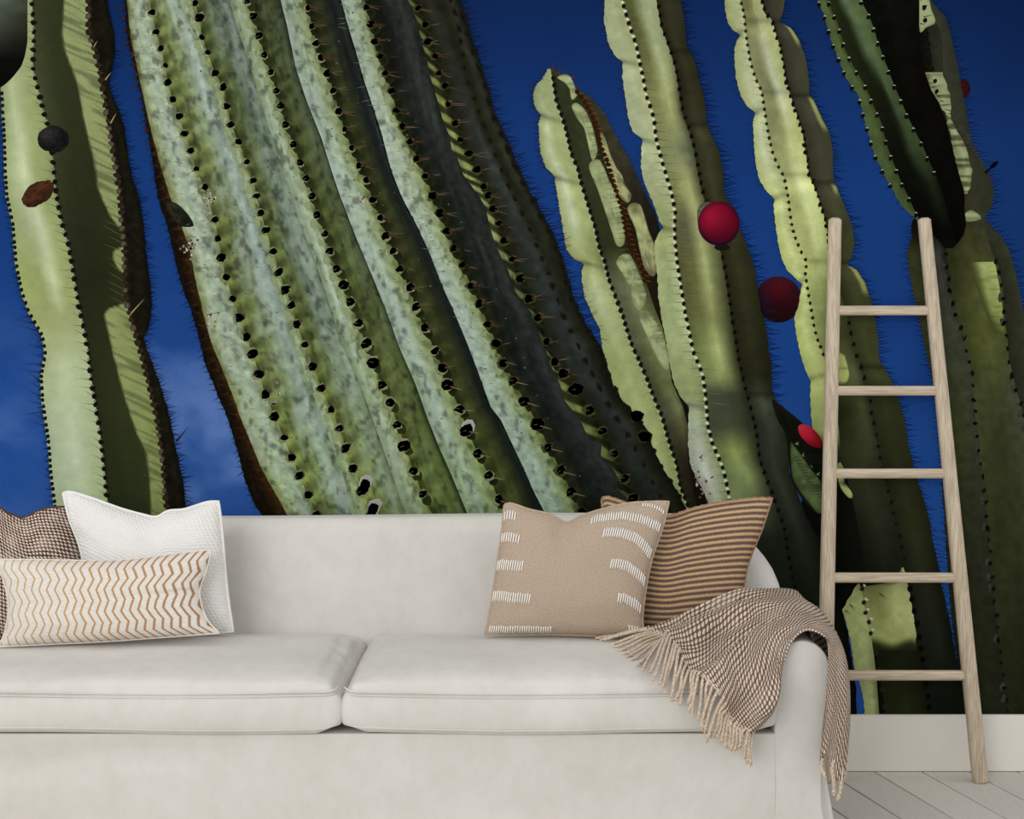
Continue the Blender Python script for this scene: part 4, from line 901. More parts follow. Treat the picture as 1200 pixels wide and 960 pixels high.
def slab(cx, w, prof_r, y0, y1, z0, z1, bev, nseg=10, rbot=.008, inner_r=None):
    """upright slab with round top corners in x-z, extruded along y with soft front and back edges"""
    def prof(ins):
        hw = w / 2 - ins; pts = []
        zt = z1 - ins; r = min(max(.004, prof_r - ins * .6), hw - .0008)
        for k in range(nseg + 1):
            t = math.pi / 2 * k / nseg; pts.append((cx + hw - r + r * math.cos(t), zt - r + r * math.sin(t)))
        nx = max(2, int((2 * hw - 2 * r) / .03))
        for k in range(1, nx): pts.append((cx + hw - r - (2 * hw - 2 * r) * k / nx, zt))
        for k in range(nseg + 1):
            t = math.pi / 2 + math.pi / 2 * k / nseg; pts.append((cx - hw + r + r * math.cos(t), zt - r + r * math.sin(t)))
        nz = 12
        for k in range(1, nz + 1): pts.append((cx - hw, (zt - r) + (z0 - (zt - r)) * k / nz))
        for k in range(1, nx): pts.append((cx - hw + 2 * hw * k / nx, z0))
        for k in range(0, nz): pts.append((cx + hw, z0 + ((zt - r) - z0) * k / nz))
        return pts
    K = 5; V = []
    seq = [(y0 + bev * (1 - math.cos(t)), bev * (1 - math.sin(t))) for t in [math.pi / 2 * k / K for k in range(K + 1)]]
    mid = [(y0 + bev + (y1 - y0 - 2 * bev) * k / 14, 0) for k in range(1, 14)]
    seq2 = [(y1 - (yy - y0), i) for (yy, i) in reversed(seq)]
    allr = seq + mid + seq2
    n = None
    for (yy, ins) in allr:
        p = prof(ins); n = len(p); V += [(x, yy, z) for (x, z) in p]
    F = [tuple(q) for q in grid_faces(len(allr), n, wrap=True)]
    # caps as rings shrinking to the middle
    for end in (0, 1):
        base = 0 if end == 0 else (len(allr) - 1) * n
        ring = np.array(V[base:base + n]); c = ring.mean(0); prev = base
        for s_ in (.8, .55, .28):
            o = len(V); V += [tuple(c + (q - c) * s_) for q in ring]
            for k in range(n):
                a, b, c2, d = prev + k, prev + (k + 1) % n, o + (k + 1) % n, o + k
                F.append((a, d, c2, b) if end == 0 else (a, b, c2, d))
            prev = o
        o = len(V); V.append(tuple(c))
        for k in range(n):
            F.append((prev + (k + 1) % n, prev + k, o) if end == 0 else (prev + k, prev + (k + 1) % n, o))
    V = np.array(V)
    return V, F

for sg in (1, -1):
    v, f = slab(SX + sg * (INNER + HALF) / 2, HALF - INNER, .0715, YF, -.16, .004, .612, .005)
    out = sg * (v[:, 0] - SX) - (INNER + HALF) / 2
    # outer face leans in a little towards the floor and flares at the hem; top a touch fuller in the middle
    v[:, 0] += sg * sstep(-.05, .07, out) * (-.020 * sstep(-.55, -.30, -v[:, 2]) + .030 * sstep(-.20, .0, -v[:, 2]))
    a = mesh('arm', S(v), f, M_sofa, sofa)
    # pleat of the slipcover at the front outer corner
    V = []; nz = 24; nw = 10
    for i in range(nz + 1):
        t = i / nz; z = .335 * (1 - t) + .004
        for j in range(nw + 1):
            s_ = j / nw; wd = .010 + .050 * t
            x = SX + sg * (HALF - .026 + wd * s_ + .004 * math.sin(s_ * 7 + t * 2) * t)
            y = YF + .004 + .030 * s_ + .010 * math.sin(s_ * 9 + 1) * t
            V.append((x, y, z))
    p = mesh('skirt_pleat', S(V), grid_faces(nz + 1, nw + 1, flip=(sg > 0)), M_sofa, sofa)
    md = p.modifiers.new('thick', 'SOLIDIFY'); md.thickness = .004

# back: one upholstered panel with softly rounded shoulders
v, f = slab(SX, 2 * HALF + .035, .30, -.262, -.055, .05, .852, .055)
lean = np.clip(v[:, 2] - .45, 0, 1)
v[:, 1] += lean * .15 * (v[:, 1] < -.10) * np.clip((-.10 - v[:, 1]) / .15, 0, 1)
v[:, 2] += .006 * np.sin(v[:, 0] * 2.1 + .6) * (v[:, 2] > .7) - .010 * np.clip((v[:, 0] - .1), 0, 1) * (v[:, 2] > .7)
front = v[:, 1] < -.17
v[:, 1] += np.where(front, .012 * (fbm(v[:, 0] * 3, v[:, 2] * 4, 3) - .5), 0)
mesh('backrest', S(v), f, M_sofa, sofa)

# seat cushions
def cushion(x0, x1, seed, zt=.487):
    yb, yf = -.255, YF - .018
    z0 = .369
    v, f = rounded_box((x0 + x1) / 2, (yb + yf) / 2, (z0 + zt) / 2, x1 - x0, yf * -1 + yb, zt - z0, .022, .016)
    xn = (v[:, 0] - (x0 + x1) / 2) / ((x1 - x0) / 2); yn = (v[:, 1] - (yb + yf) / 2) / ((yb - yf) / 2)
    top = sstep(z0 + .06, zt, v[:, 2])
    ex = np.clip(1 - np.abs(xn) ** 7, 0, 1) ** .55; ey = np.clip(1 - np.abs(np.minimum(yn, 0)) ** 5, 0, 1) ** .6
    crown = .047 * ex * ey * (1 - .65 * sstep(.35, 1.0, yn))
    # crumpled corners
    wr = .014 * (fbm(v[:, 0] * 16, v[:, 1] * 22, seed, 3) - .5) * sstep(.86, .97, np.abs(xn)) + .020 * (fbm(v[:, 0] * 4, v[:, 1] * 5, seed + 4, 2) - .5)
    v[:, 2] += top * (crown + wr)
    # front face belly and slightly wavy lower edge
    belly = np.clip(1 - ((v[:, 2] - (z0 + zt) / 2) / ((zt - z0) / 2)) ** 2, 0, 1)
    fr = yn < -.6
    v[:, 1] -= np.where(fr, .012 * belly * ex + .010 * (fbm(v[:, 0] * 5, v[:, 2] * 9, seed + 9) - .5), 0)
    # ends tuck in towards the gap at the bottom and the top
    v[:, 0] += np.sign(xn) * np.where(np.abs(xn) > .9, .010 * belly - .012 * (1 - belly) * 1.0 + .004 * (fbm(v[:, 1] * 12, v[:, 2] * 30, seed + 2) - .5), 0)
    low = sstep(z0 + .03, z0, v[:, 2]); ends = sstep(.90, 1.0, np.abs(xn))
    v[:, 2] += low * (ends * .016 + .004 * np.sin(v[:, 0] * 6 + seed))
    c = mesh('seat_cushion', S(v), f, M_sofa, sofa)
    # piping seams around the boxing
    for zz, r, off, nm in ((zt - .006, .0026, .0022, 'piping'), (zt - .0145, .0018, .0022, 'piping'), (z0 + .017, .0020, .0006, 'piping')):
        path = []
        n = 90
        for k in range(n + 1):
            xx = x0 + .004 + (x1 - x0 - .008) * k / n; q = (xx - (x0 + x1) / 2) / ((x1 - x0) / 2)
            be = max(0, 1 - ((zz - (z0 + zt) / 2) / ((zt - z0) / 2)) ** 2); exx = max(0, 1 - abs(q) ** 7) ** .55
            sag = .004 * math.sin(xx * 5 + seed) + .010 * max(0, (abs(q) - .93) / .07) ** 2
            yy = yf - .012 * be * exx - .010 * (float(fbm(np.array([xx * 5]), np.array([zz * 9]), seed + 9)[0]) - .5) - off + .020 * max(0, (abs(q) - .955) / .045) ** 2
            path.append((xx - SX, yy + .5, zz + (sag if zz > .45 else .012 * max(0, (abs(q) - .9) / .1) ** 1.5 + .004 * math.sin(xx * 6 + seed))))
        V, F = tube(path, r, 6)
        mesh(nm, V, F, M_sofa, c)
    return c
cushion(SX - INNER + .004, SX - .004, 3)
cushion(SX + .004, SX + INNER - .002, 11)

# ------------------------------------------------------------------ pillows
def catm(pts, n):
    """n samples along a smooth open line through 2-D points"""
    P = np.array(pts, float)
    if len(P) == 2: return P[0] + (P[1] - P[0]) * np.linspace(0, 1, n)[:, None]
    d = np.concatenate([[0], np.cumsum(np.linalg.norm(np.diff(P, axis=0), axis=1))]); d /= d[-1]
    E = np.vstack([2 * P[0] - P[1], P, 2 * P[-1] - P[-2]])
    t = np.linspace(0, 1, n); out = []
    for q in t:
        i = min(len(P) - 2, max(0, int(np.searchsorted(d, q, 'right') - 1))); w = (q - d[i]) / max(1e-9, d[i + 1] - d[i])
        a, b, c, e = E[i], E[i + 1], E[i + 2], E[i + 3]
        out.append(.5 * (2 * b + (c - a) * w + (2 * a - 5 * b + 4 * c - e) * w * w + (3 * b - a - 3 * c + e) * w ** 3))
    return np.array(out)

class Pillow:
    """stuffed cushion: outline of four edges on a leaning plane, belly to both sides"""
    def __init__(self, name, label, mat, top, right, bottom, left, d0, lean, yaw, thick, group=None, dent=None, N=56, seed=1, back=.8, crease=None):
        self.N = N
        self.p0 = at(*bottom[len(bottom) // 2], d0)
        self.n = Vector((math.sin(yaw), -math.cos(yaw) * math.cos(lean), math.sin(lean))).normalized()
        T, B, Lf, Rt = catm(top, N), catm(bottom, N), catm(left, N), catm(right, N)   # left/right run from top to bottom
        u = np.linspace(0, 1, N)[None, :, None]; v = np.linspace(0, 1, N)[:, None, None]
        c = (1 - v) * T[None] + v * B[None] + (1 - u) * Lf[:, None] + u * Rt[:, None]
        c = c - ((1 - u) * (1 - v) * T[0] + u * (1 - v) * T[-1] + (1 - u) * v * B[0] + u * v * B[-1])
        U = np.repeat(u[..., 0], N, 0); V = np.repeat(v[..., 0], N, 1)
        pu, pv = np.abs(2 * U - 1), np.abs(2 * V - 1)
        h = thick * ((1 - pu ** 2.6) * (1 - pv ** 2.6)) ** .55
        if dent:
            for (du, dw, dd, dl) in dent: h = h * (1 - dd * np.exp(-((U - du - (V * .15)) / dw) ** 2) * np.exp(-(V / dl) ** 1.5))
        if crease:
            for (cv, cw, cd, cu0) in crease: h = h - thick * cd * np.exp(-((V - cv) / cw) ** 2) * sstep(cu0, 1, U)
        env = ((1 - pu ** 4) * (1 - pv ** 4)) ** .5
        ang = np.arctan2(V - .5, U - .5)
        h = h + thick * env * (.10 * (fbm(U * 4, V * 4, seed, 2) - .5) + .10 * (fbm(ang * 5 + 9, U * 0 + seed, seed + 3, 2) - .5) * sstep(.45, 1.0, np.maximum(pu, pv)))
        h = np.maximum(h, 0)
        self.h = h
        cam_p = np.array([0, -DIST, CAMH]); nn = np.array(self.n)
        ray = np.stack([(c[..., 0] - 600) / FPX, np.ones(c.shape[:2]), -(c[..., 1] - HOR) / FPX], -1)
        t = ((np.array(self.p0) - cam_p) @ nn) / (ray @ nn)
        self.mid = cam_p + ray * t[..., None]
        F_ = self.mid + nn * h[..., None]; B_ = self.mid - nn * (h * back)[..., None]
        self.front = F_
        base = np.array(self.p0)
        verts = np.concatenate([F_.reshape(-1, 3), B_.reshape(-1, 3)]) - base
        f = np.concatenate([grid_faces(N, N, flip=True), grid_faces(N, N, N * N)])
        uv = np.concatenate([np.stack([U, 1 - V], -1).reshape(-1, 2)] * 2)
        self.root = empty(name, base); tag(self.root, label, 'pillow', group)
        self.body = mesh('cover', verts, f, mat, self.root, uvs=uv)
        self.base = base
    def at(self, u, v, off=0.0):
        """point on the front face (v from the top)"""
        N = self.N; a = min(max(u, 0), 1) * (N - 1); b = min(max(v, 0), 1) * (N - 1)
        i, j = min(int(b), N - 2), min(int(a), N - 2); y, x = b - i, a - j; g = self.front
        p = (g[i, j] * (1 - x) + g[i, j + 1] * x) * (1 - y) + (g[i + 1, j] * (1 - x) + g[i + 1, j + 1] * x) * y
        return p + np.array(self.n) * off - self.base
    def edge(self, r, mat, name='piping', wob=0.0, seg=7):
        N = self.N; g = self.mid - self.base
        loop = [g[0, k] for k in range(N)] + [g[k, N - 1] for k in range(1, N)] + [g[N - 1, k] for k in range(N - 2, -1, -1)] + [g[k, 0] for k in range(N - 2, -1, -1)]
        if wob: loop = [p + np.array(self.n) * wob * math.sin(i * 1.9) + np.array([0, 0, wob * math.sin(i * 2.7)]) for i, p in enumerate(loop)]
        V, F = tube([Vector(p) for p in loop], r, seg)
        return mesh(name, V, F, mat, self.root)

def knit_nodes(m, U, V, nu, nv, slant=.5, ru=.46, rv=.44):
    a = m.math('MULTIPLY', U, nu); b = m.math('MULTIPLY', V, nv)
    row = m.math('FLOOR', b); odd = m.math('MULTIPLY', m.math('MODULO', m.math('ADD', row, 1000), 2), .5)
    fb = m.math('SUBTRACT', m.math('FRACT', b), .5)
    fa = m.math('SUBTRACT', m.math('FRACT', m.math('ADD', m.math('ADD', a, odd), m.math('MULTIPLY', fb, slant))), .5)
    r = m.math('ADD', m.math('POWER', m.math('ABSOLUTE', m.math('DIVIDE', fa, ru)), 2.2), m.math('POWER', m.math('ABSOLUTE', m.math('DIVIDE', fb, rv)), 2.2))
    return m.math('MAXIMUM', m.math('SUBTRACT', 1, r), 0)

def knit_mat(name, nu, nv, dark, midc, light, slant=.5, dist=.004, strength=.7, ru=.46, rv=.44, vary=.35, angle=0.0):
    m = NT(name, .95, .1)
    v, x, y, z = m.coords('UV')
    if angle:
        ca, sa = math.cos(angle), math.sin(angle)
        x, y = m.math('ADD', m.math('MULTIPLY', x, ca), m.math('MULTIPLY', y, -sa)), m.math('ADD', m.math('MULTIPLY', x, sa), m.math('MULTIPLY', y, ca))
    # small unevenness of the yarn
    n = m.noise(v, 22, 2); x = m.math('MULTIPLY_ADD', n, .010, x); y = m.math('MULTIPLY_ADD', m.noise(v, 17, 2), .010, y)
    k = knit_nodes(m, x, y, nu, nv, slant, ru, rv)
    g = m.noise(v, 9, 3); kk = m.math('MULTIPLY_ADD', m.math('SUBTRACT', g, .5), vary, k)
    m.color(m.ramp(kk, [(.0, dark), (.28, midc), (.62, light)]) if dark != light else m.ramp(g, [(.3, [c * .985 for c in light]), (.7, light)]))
    m.bump(k, strength, dist)
    return m.m

# brown tweed knit, behind at the far left
M_tweed = knit_mat('brown_tweed_knit', 46, 40, (84, 60, 46), (176, 152, 134), (224, 212, 200), .9, .004, .5, .40, .40, .8, .35)
p1 = Pillow('throw_pillow', 'chunky brown and cream tweed knit pillow behind the white and zigzag pillows', M_tweed,
            [(-112,606),(-60,612),(-8,595),(8,601),(27,607),(45,599),(62,595),(84,594)], [(84,594),(98,650),(104,742)], [(-118,752),(-20,750),(104,742)], [(-112,606),(-104,680),(-118,752)], 4.12, .18, .05, .06, back=.6, dent=[(.60,.10,.4,.35)], seed=4)
p1.edge(.004, M_tweed)
# white textured pillow
M_white = knit_mat('white_waffle_weave', 40, 40, (228, 226, 223), (228, 226, 223), (228, 226, 223), .6, .0035, .55, .5, .48, .5, .2)
p2 = Pillow('throw_pillow', 'plain white waffle weave pillow standing between tweed pillow and sofa back', M_white,
            [(74,578),(84,577),(110,585),(140,596),(165,603),(182,606),(196,599),(215,597),(240,589),(254,588)], [(256,588),(260,620),(266,690),(273,740)], [(108,748),(190,748),(274,742)], [(74,578),(82,610),(97,655),(108,748)], 4.05, .16, -.04, .075, back=.6, dent=[(.55,.09,.35,.30)], seed=9)
p2.edge(.0045, M_white)
# lumbar pillow with zigzag lines
def zigzag_mat():
    m = NT('zigzag_woven_cotton', .95, .1)
    v, x, y, z = m.coords('UV')
    tri = m.math('PINGPONG', m.math('MULTIPLY', y, 8.0), 1.0)
    xn = m.math('MULTIPLY_ADD', m.noise(v, 6, 2), .012, x)
    ph = m.math('FRACT', m.math('ADD', m.math('MULTIPLY', xn, 24.0), m.math('MULTIPLY', tri, .62)))
    d = m.math('ABSOLUTE', m.math('SUBTRACT', ph, .5))
    wid = m.math('MULTIPLY_ADD', x, .10, .12)
    line = m.math('MULTIPLY', m.math('SUBTRACT', 1.0, m.math('DIVIDE', d, wid)), 2.2)
    dash = m.math('MULTIPLY_ADD', m.math('SINE', m.math('MULTIPLY', y, 330.0)), .5, .78)
    li = m.math('MINIMUM', m.math('MAXIMUM', m.math('MULTIPLY', line, dash), 0), 1)
    col = m.ramp(x, [(0, (188, 152, 92)), (.5, (174, 124, 56)), (1, (146, 98, 54))])
    base = m.ramp(m.noise(v, 40, 3), [(.3, (206, 199, 190)), (.7, (222, 217, 210))])
    m.color(m.mix(li, base, col))
    ph2 = m.math('SINE', m.math('MULTIPLY', y, 330.0))
    hgt = m.math('ADD', m.math('MULTIPLY', li, -.6), m.math('MULTIPLY', ph2, .25))
    m.bump(hgt, .5, .002)
    return m.m
M_zig = zigzag_mat()
p3 = Pillow('lumbar_pillow', 'long cream lumbar pillow with ochre zigzag lines lying on the left seat cushion', M_zig,
            [(-6,656),(40,656),(100,657),(150,656),(200,650),(240,645),(248,645)], [(248,645),(242,668),(234,695),(242,725),(257,742)], [(-2,758),(60,755),(120,752),(190,747),(257,742)], [(-6,656),(4,680),(10,710),(6,740),(-2,758)], 3.92, .22, 0.0, .062, back=.6, seed=14, crease=[(.47,.02,.10,.35)])
p3.edge(.003, M_zig)
# beige pillow with white stitched dashes
def beige_mat():
    m = NT('beige_melange_weave', .95, .1)
    v, x, y, z = m.coords('UV')
    k = knit_nodes(m, x, y, 100, 96, .8)
    n = m.noise(v, 130, 3, .7); f = m.math('MULTIPLY_ADD', n, 1.0, .12)
    m.color(m.ramp(f, [(.30, (136, 112, 92)), (.55, (176, 156, 136)), (.85, (208, 192, 174))]))
    m.bump(k, .6, .003)
    return m.m
M_beige = beige_mat()
M_stitch = plain('white_stitch_yarn', (238, 234, 228), .95, .1, .04, 60)
M_beige_edge = plain('beige_seam', (182, 160, 138), .95, .1, .08, 90)
p4 = Pillow('throw_pillow', 'beige woven pillow with rows of white stitched dashes on the right seat cushion', M_beige,
            [(591,592),(599,590),(620,597),(646,603),(664,612),(680,605),(705,597),(735,590),(765,588),(784,588)], [(784,588),(776,620),(764,655),(757,690),(753,725),(756,748)], [(568,744),(610,744),(660,744),(710,746),(756,748)], [(591,592),(587,630),(581,670),(574,715),(568,744)], 4.00, .18, -.06, .078, back=.6, dent=[(.36,.10,.38,.30)], seed=21)
p4.edge(.0032, M_beige_edge)
for (u0, u1, v0, v1, vm) in ((.005,.09,.09,.09,.07),(.005,.13,.26,.25,.07),(.005,.18,.47,.455,.075),(.005,.26,.70,.70,.075),(.02,.42,.955,.95,.06),
                              (.55,.985,.075,.20,.062),(.64,.985,.21,.40,.07),(.74,.985,.46,.60,.07),(.82,.985,.71,.79,.065),(.90,.985,.93,.95,.055),(.84,.985,.02,.09,.03)):
    parts = []; n = max(4, int((u1 - u0) * 70))
    for k in range(n):
        u = u0 + (u1 - u0) * (k + .5) / n; vc = v0 + (v1 - v0) * ((k + .5) / n) ** 2 + random.uniform(-.004, .004)
        path = [Vector(p4.at(u, min(.99, max(.005, vc - vm / 2 + vm * t)), .0012 + .0022 * math.sin(math.pi * t))) for t in np.linspace(0, 1, 5)]
        parts.append(tube(path, .0021, 5))
    V, F = merge(parts); mesh('stitched_dash', V, F, M_stitch, p4.root)
# striped pillow
def stripe_mat():
    m = NT('striped_woven_wool', .95, .1)
    v, x, y, z = m.coords('UV')
    yy = m.math('MULTIPLY_ADD', m.noise(v, 70, 2, .7), .012, y)
    ph = m.math('FRACT', m.math('MULTIPLY', yy, 22.5))
    tri = m.math('PINGPONG', m.math('MULTIPLY', yy, 45.0), 1.0)
    n = m.noise(v, 90, 3, .7, (1, 2, 1)); f = m.math('MULTIPLY_ADD', m.math('SUBTRACT', n, .5), .55, tri)
    m.color(m.ramp(f, [(.25, (100, 78, 74)), (.46, (126, 100, 86)), (.62, (172, 144, 104)), (.88, (190, 164, 124))]))
    m.bump(m.math('ADD', tri, m.math('MULTIPLY', n, .5)), .6, .003)
    return m.m
M_stripe = stripe_mat()
M_stripe_edge = plain('tan_seam', (150, 118, 94), .95, .1, .15, 120)
p5 = Pillow('throw_pillow', 'tan and plum striped woven pillow tucked behind the beige pillow', M_stripe,
            [(705,586),(710,582),(730,588),(760,600),(785,604),(815,595),(850,588),(885,584),(905,584)], [(905,584),(893,620),(879,655),(873,680),(868,706),(862,742)], [(728,744),(790,744),(862,740)], [(705,586),(712,650),(728,744)], 4.11, .18, -.08, .07, back=.6, dent=[(.40,.12,.2,.3)], seed=27)
p5.edge(.0036, M_stripe_edge, wob=.0012)

# ------------------------------------------------------------------ woven throw over the right arm
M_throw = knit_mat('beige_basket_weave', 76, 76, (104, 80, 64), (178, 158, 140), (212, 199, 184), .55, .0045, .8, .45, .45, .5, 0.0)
M_fringe = plain('beige_fringe_yarn', (192, 175, 156), .95, .1, .16, 160)
net = [
 [at(964,902,3.555), at(968,884,3.550), at(981,915,3.555), at(990,880,3.62), Vector((.885,-.72,.33)), Vector((.880,-.55,.33))],
 [at(969,845,3.560), at(975,842,3.548), at(987,845,3.565), at(994,840,3.64), Vector((.890,-.70,.45)), Vector((.885,-.50,.45))],
 [at(971,798,3.570), at(978,795,3.560), at(988,795,3.580), at(993,792,3.66), Vector((.888,-.66,.55)), Vector((.880,-.42,.55))],
 [at(972,768,3.578), at(978,765,3.575), at(985,764,3.620), at(984,754,3.72), Vector((.872,-.58,.62)), Vector((.862,-.32,.615))],
 [at(966,748,3.585), at(970,745,3.600), at(972,739,3.680), at(962,724,3.80), at(948,708,3.98), at(931,694,4.16)],
 [at(945,740,3.590), at(944,734,3.640), at(940,722,3.750), at(932,711,3.86), at(922,700,4.02), at(908,692,4.18)],
 [at(927,756,3.585), at(922,744,3.650), at(914,730,3.770), at(905,718,3.88), at(896,706,4.00), at(884,697,4.10)],
 [at(918,786,3.570), at(906,772,3.610), at(893,748,3.760), at(880,730,3.88), at(866,716,3.97), at(850,706,4.04)],
 [at(908,828,3.545), at(886,806,3.555), at(862,776,3.660), at(846,750,3.83), at(828,733,3.94), at(808,723,4.01)],
 [at(896,846,3.540), at(868,826,3.545), at(838,796,3.590), at(818,768,3.70), at(800,747,3.91), at(780,732,3.99)],
 [at(880,860,3.535), at(852,842,3.535), at(822,806,3.560), at(797,776,3.68), at(778,757,3.86), at(757,742,3.985)],
]
def spline_grid(net, nr, nc):
    A = np.array([[list(p) for p in row] for row in net])
    def res(A, n):
        m = len(A); E = np.concatenate([2 * A[:1] - A[1:2], A, 2 * A[-1:] - A[-2:-1]]); out = []
        for q in np.linspace(0, m - 1, n):
            i = min(int(q), m - 2); w = q - i; a, b, c, e = E[i], E[i + 1], E[i + 2], E[i + 3]
            out.append(.5 * (2 * b + (c - a) * w + (2 * a - 5 * b + 4 * c - e) * w * w + (3 * b - a - 3 * c + e) * w ** 3))
        return np.array(out)
    B = res(A, nr)
    return res(B.transpose(1, 0, 2), nc).transpose(1, 0, 2)
NR, NC = 190, 130
g = spline_grid(net, NR, NC)
du = np.gradient(g, axis=0); dv = np.gradient(g, axis=1)
nrm = np.cross(du, dv); nrm /= np.maximum(np.linalg.norm(nrm, axis=2, keepdims=True), 1e-9)
S_, W_ = np.meshgrid(np.linspace(0, 1, NR), np.linspace(0, 1, NC), indexing='ij')
# folds gathered at the arm and opening towards the fringe
inn = sstep(.48, .75, S_)
fold = inn * (.019 * (.6 + np.sin(W_ * 17 + 2.6 * np.sin(S_ * 5.0) + S_ * 5)) + .006 * (1 + np.sin(W_ * 43 - S_ * 12 + 1)) + .012 * (fbm(S_ * 9, W_ * 8, 3, 2) - .3)) + .004 * np.sin(W_ * 17 + S_ * 6) * (1 - inn)
edge = sstep(0, .06, W_) * sstep(1, .95, W_)
crs = .016 * np.exp(-((W_ - .40 - .25 * (S_ - .6)) / .035) ** 2) * sstep(.42, .6, S_) * sstep(.95, .75, S_)
sgn = -1.0 if np.mean(nrm[NR // 2, :, 2]) < 0 else 1.0
g = g + sgn * nrm * ((fold + .008 * inn) * edge - crs * .55 + .004)[..., None]
lu = np.concatenate([np.zeros((1, NC)), np.cumsum(np.linalg.norm(np.diff(g, axis=0), axis=2), axis=0)]); lv = np.concatenate([np.zeros((NR, 1)), np.cumsum(np.linalg.norm(np.diff(g, axis=1), axis=2), axis=1)], axis=1)
org = np.array([.76, -.6, .63])
throw = empty('throw_blanket', org)
tag(throw, 'beige basket weave throw with twisted fringe draped over the sofa arm', 'blanket')
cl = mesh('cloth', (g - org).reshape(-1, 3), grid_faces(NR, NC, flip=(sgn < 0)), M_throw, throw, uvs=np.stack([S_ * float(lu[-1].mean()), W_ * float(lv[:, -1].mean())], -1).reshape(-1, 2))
md = cl.modifiers.new('thick', 'SOLIDIFY'); md.thickness = .006; md.offset = 0
def cord(path, r, name='tassel', twist=42):
    """two-ply twisted cord"""
    P = catm3(path, 46); n = len(P); nseg = 10; V, F = [], []; prev = None
    ln = 0
    for i in range(n):
        t = (P[min(i + 1, n - 1)] - P[max(i - 1, 0)]).normalized()
        a = t.cross(Vector((0, 1, .2))).normalized() if prev is None else (prev - t * prev.dot(t)).normalized()
        prev = a; b = t.cross(a)
        if i: ln += (P[i] - P[i - 1]).length
        tw = ln * 260.0; q = i / (n - 1)
        rr = r * (1.0 if q < .86 else (1.25 if q < .93 else .8))
        for k in range(nseg):
            th = 2 * math.pi * k / nseg; m_ = .72 + .42 * abs(math.cos(th - tw))
            V.append(P[i] + (a * math.cos(th) + b * math.sin(th)) * rr * m_)
    for i in range(n - 1):
        for k in range(nseg): F.append((i * nseg + k, i * nseg + (k + 1) % nseg, (i + 1) * nseg + (k + 1) % nseg, (i + 1) * nseg + k))
    F += [tuple(range(nseg - 1, -1, -1)), tuple((n - 1) * nseg + k for k in range(nseg))]
    return mesh(name, [p - Vector(org) for p in V], F, M_fringe, throw)
def catm3(pts, n):
    A = np.array([list(p) for p in pts]); E = np.concatenate([2 * A[:1] - A[1:2], A, 2 * A[-1:] - A[-2:-1]]); out = []
    for q in np.linspace(0, len(A) - 1, n):
        i = min(int(q), len(A) - 2); w = q - i; a, b, c, e = E[i], E[i + 1], E[i + 2], E[i + 3]
        out.append(Vector(.5 * (2 * b + (c - a) * w + (2 * a - 5 * b + 4 * c - e) * w * w + (3 * b - a - 3 * c + e) * w ** 3)))
    return out
# tassels: (end row/col on the frame, distance) following the fringe edge from the back corner to the front
ends = [(698,748),(706,752),(713,757),(722,762),(732,768),(744,774),(756,785),(766,794),(775,803),(782,812),(788,820),(796,826),(806,827),(812,838),(822,845),(824,858),(830,868),(838,862),(848,872),(853,879),(860,880),(866,872),(873,892),(879,900)]
ends = [(x, y, max(3.528, min(4.02, 1345.0 / (y - HOR)))) for (x, y) in ends]
ends = [tuple(np.array(ends[int(q)]) * (1 - q % 1) + np.array(ends[min(int(q) + 1, len(ends) - 1)]) * (q % 1) + np.array([random.uniform(-2, 2), random.uniform(-3, 3), 0])) for q in np.linspace(0, len(ends) - 1, 40)]
nE = len(ends)
for i, e in enumerate(ends):
    j = int((1 - i / (nE - 1)) * (NC - 1)); a = Vector(g[NR - 1, j]); b = at(*e)
    j2 = NR - 8; a0 = Vector(g[j2, j])
    hang = sstep(14, 23, i)
    m1 = a.lerp(b, .35) + Vector((0, -.006, .006 + .010 * float(hang))); m2 = a.lerp(b, .7) + Vector((random.uniform(-.006, .006), -.004, .003))
    cord([a0.lerp(a, .6) + Vector((0, 0, .003)), a, m1, m2, b], .0043)
for (px, py, d, j, dx) in ((966,912,3.55,2,0),(977,932,3.55,40,3),(981,938,3.555,55,0),(984,922,3.57,66,1)):
    a = Vector(g[0, j]); b = at(px, py, d); cord([Vector(g[4, j]), a, a.lerp(b, .5) + Vector((.002, -.003, 0)), b], .0046)

# ------------------------------------------------------------------ wooden ladder leaning on the wall
def wood_mat(name, st):
    m = NT(name, .6, .25)
    v, x, y, z = m.coords('Object')
    n = m.noise(v, 60, 4, .6, st); n2 = m.noise(v, 3, 2)
    n3 = m.noise(v, 220, 2, .5, st)
    c = m.ramp(n, [(.25, (158, 142, 120)), (.5, (184, 169, 148)), (.75, (202, 189, 168))])
    c = m.mix(.4, c, m.ramp(n3, [(.42, (150, 133, 112)), (.58, (204, 190, 168))]))
    m.color(c); m.bump(n3, .12, .001)
    return m.m
M_woodv = wood_mat('pale_oak_rail', (1, 1, .05)); M_woodh = wood_mat('pale_oak_rung', (.05, 1, 1))
dT, dB = 4.462, 4.372
lad = empty('ladder', at(1057, 917, dB))
tag(lad, 'pale wooden blanket ladder with five rungs leaning on the mural wall', 'ladder')
lo = lad.location.copy()
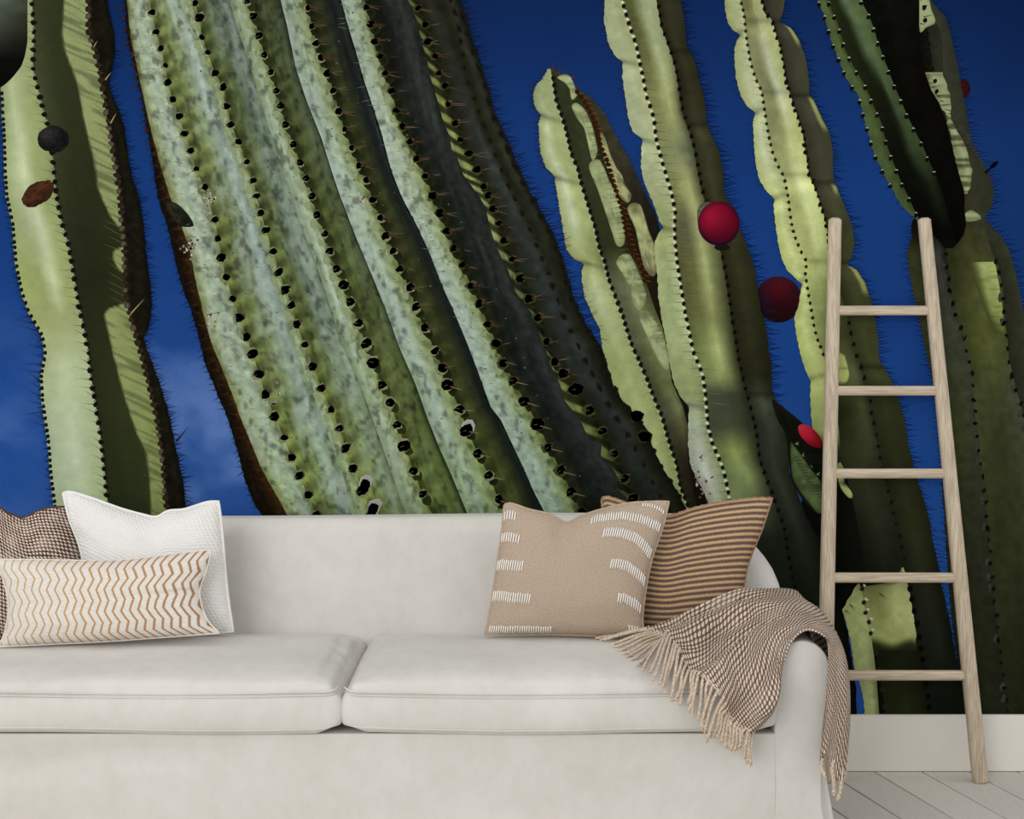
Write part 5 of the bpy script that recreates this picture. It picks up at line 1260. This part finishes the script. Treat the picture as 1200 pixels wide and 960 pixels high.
def rail(topx, botx):
    a, b = at(topx, 258, dT), at(botx, 917, dB); b.z = .0
    V, F = [], []; n = 40; k_ = 20
    rings = [(-.004, .55), (-.0015, .86), (0, 1)] + [(i / n, 1) for i in range(1, n)] + [(1 - .006, 1), (1 - .001, .90), (1, .80)]
    ax = (b - a).normalized(); sx = Vector((1, 0, 0)); sx = (sx - ax * sx.dot(ax)).normalized(); sy = ax.cross(sx)
    for (t, sc) in rings:
        c = a + (b - a) * t; w = (.0208 + .0040 * t) * sc
        for k in range(k_):
            th = 2 * math.pi * k / k_; cx, cy = math.cos(th), math.sin(th)
            q = (abs(cx) ** 3 + abs(cy) ** 3) ** (-1 / 3)
            V.append(c + sx * (w * q * cx) + sy * (.8 * w * q * cy) - lo)
    for i in range(len(rings) - 1):
        for k in range(k_): F.append((i * k_ + k, i * k_ + (k + 1) % k_, (i + 1) * k_ + (k + 1) % k_, (i + 1) * k_ + k))
    F += [tuple(range(k_ - 1, -1, -1)), tuple((len(rings) - 1) * k_ + k for k in range(k_))]
    o = mesh('rail', V, F, M_woodv, lad)
    return a, b
aL, bL = rail(978.5, 964.6)
aR, bR = rail(1083, 1149)
for py in (364, 458, 555, 677, 791.5):
    def on(a, b):
        lo_, hi_ = 0.0, 1.0
        for _ in range(30):
            t = (lo_ + hi_) / 2; p = a + (b - a) * t; yy = HOR + (CAMH - p.z) * FPX / (p.y + DIST)
            if yy < py: lo_ = t
            else: hi_ = t
        return a + (b - a) * t
    p, q = on(aL, bL), on(aR, bR)
    V, F = [], []; k_ = 16; n = 12
    for i in range(n + 1):
        c = p.lerp(q, i / n)
        for k in range(k_):
            th = 2 * math.pi * k / k_; cx, cy = math.cos(th), math.sin(th); s_ = (abs(cx) ** 3.5 + abs(cy) ** 3.5) ** (-1 / 3.5)
            V.append(c + Vector((0, .013 * s_ * cx, .0158 * s_ * cy)) - lo)
    for i in range(n):
        for k in range(k_): F.append((i * k_ + k, i * k_ + (k + 1) % k_, (i + 1) * k_ + (k + 1) % k_, (i + 1) * k_ + k))
    F += [tuple(range(k_ - 1, -1, -1)), tuple(n * k_ + k for k in range(k_))]
    mesh('rung', V, F, M_woodh, lad)
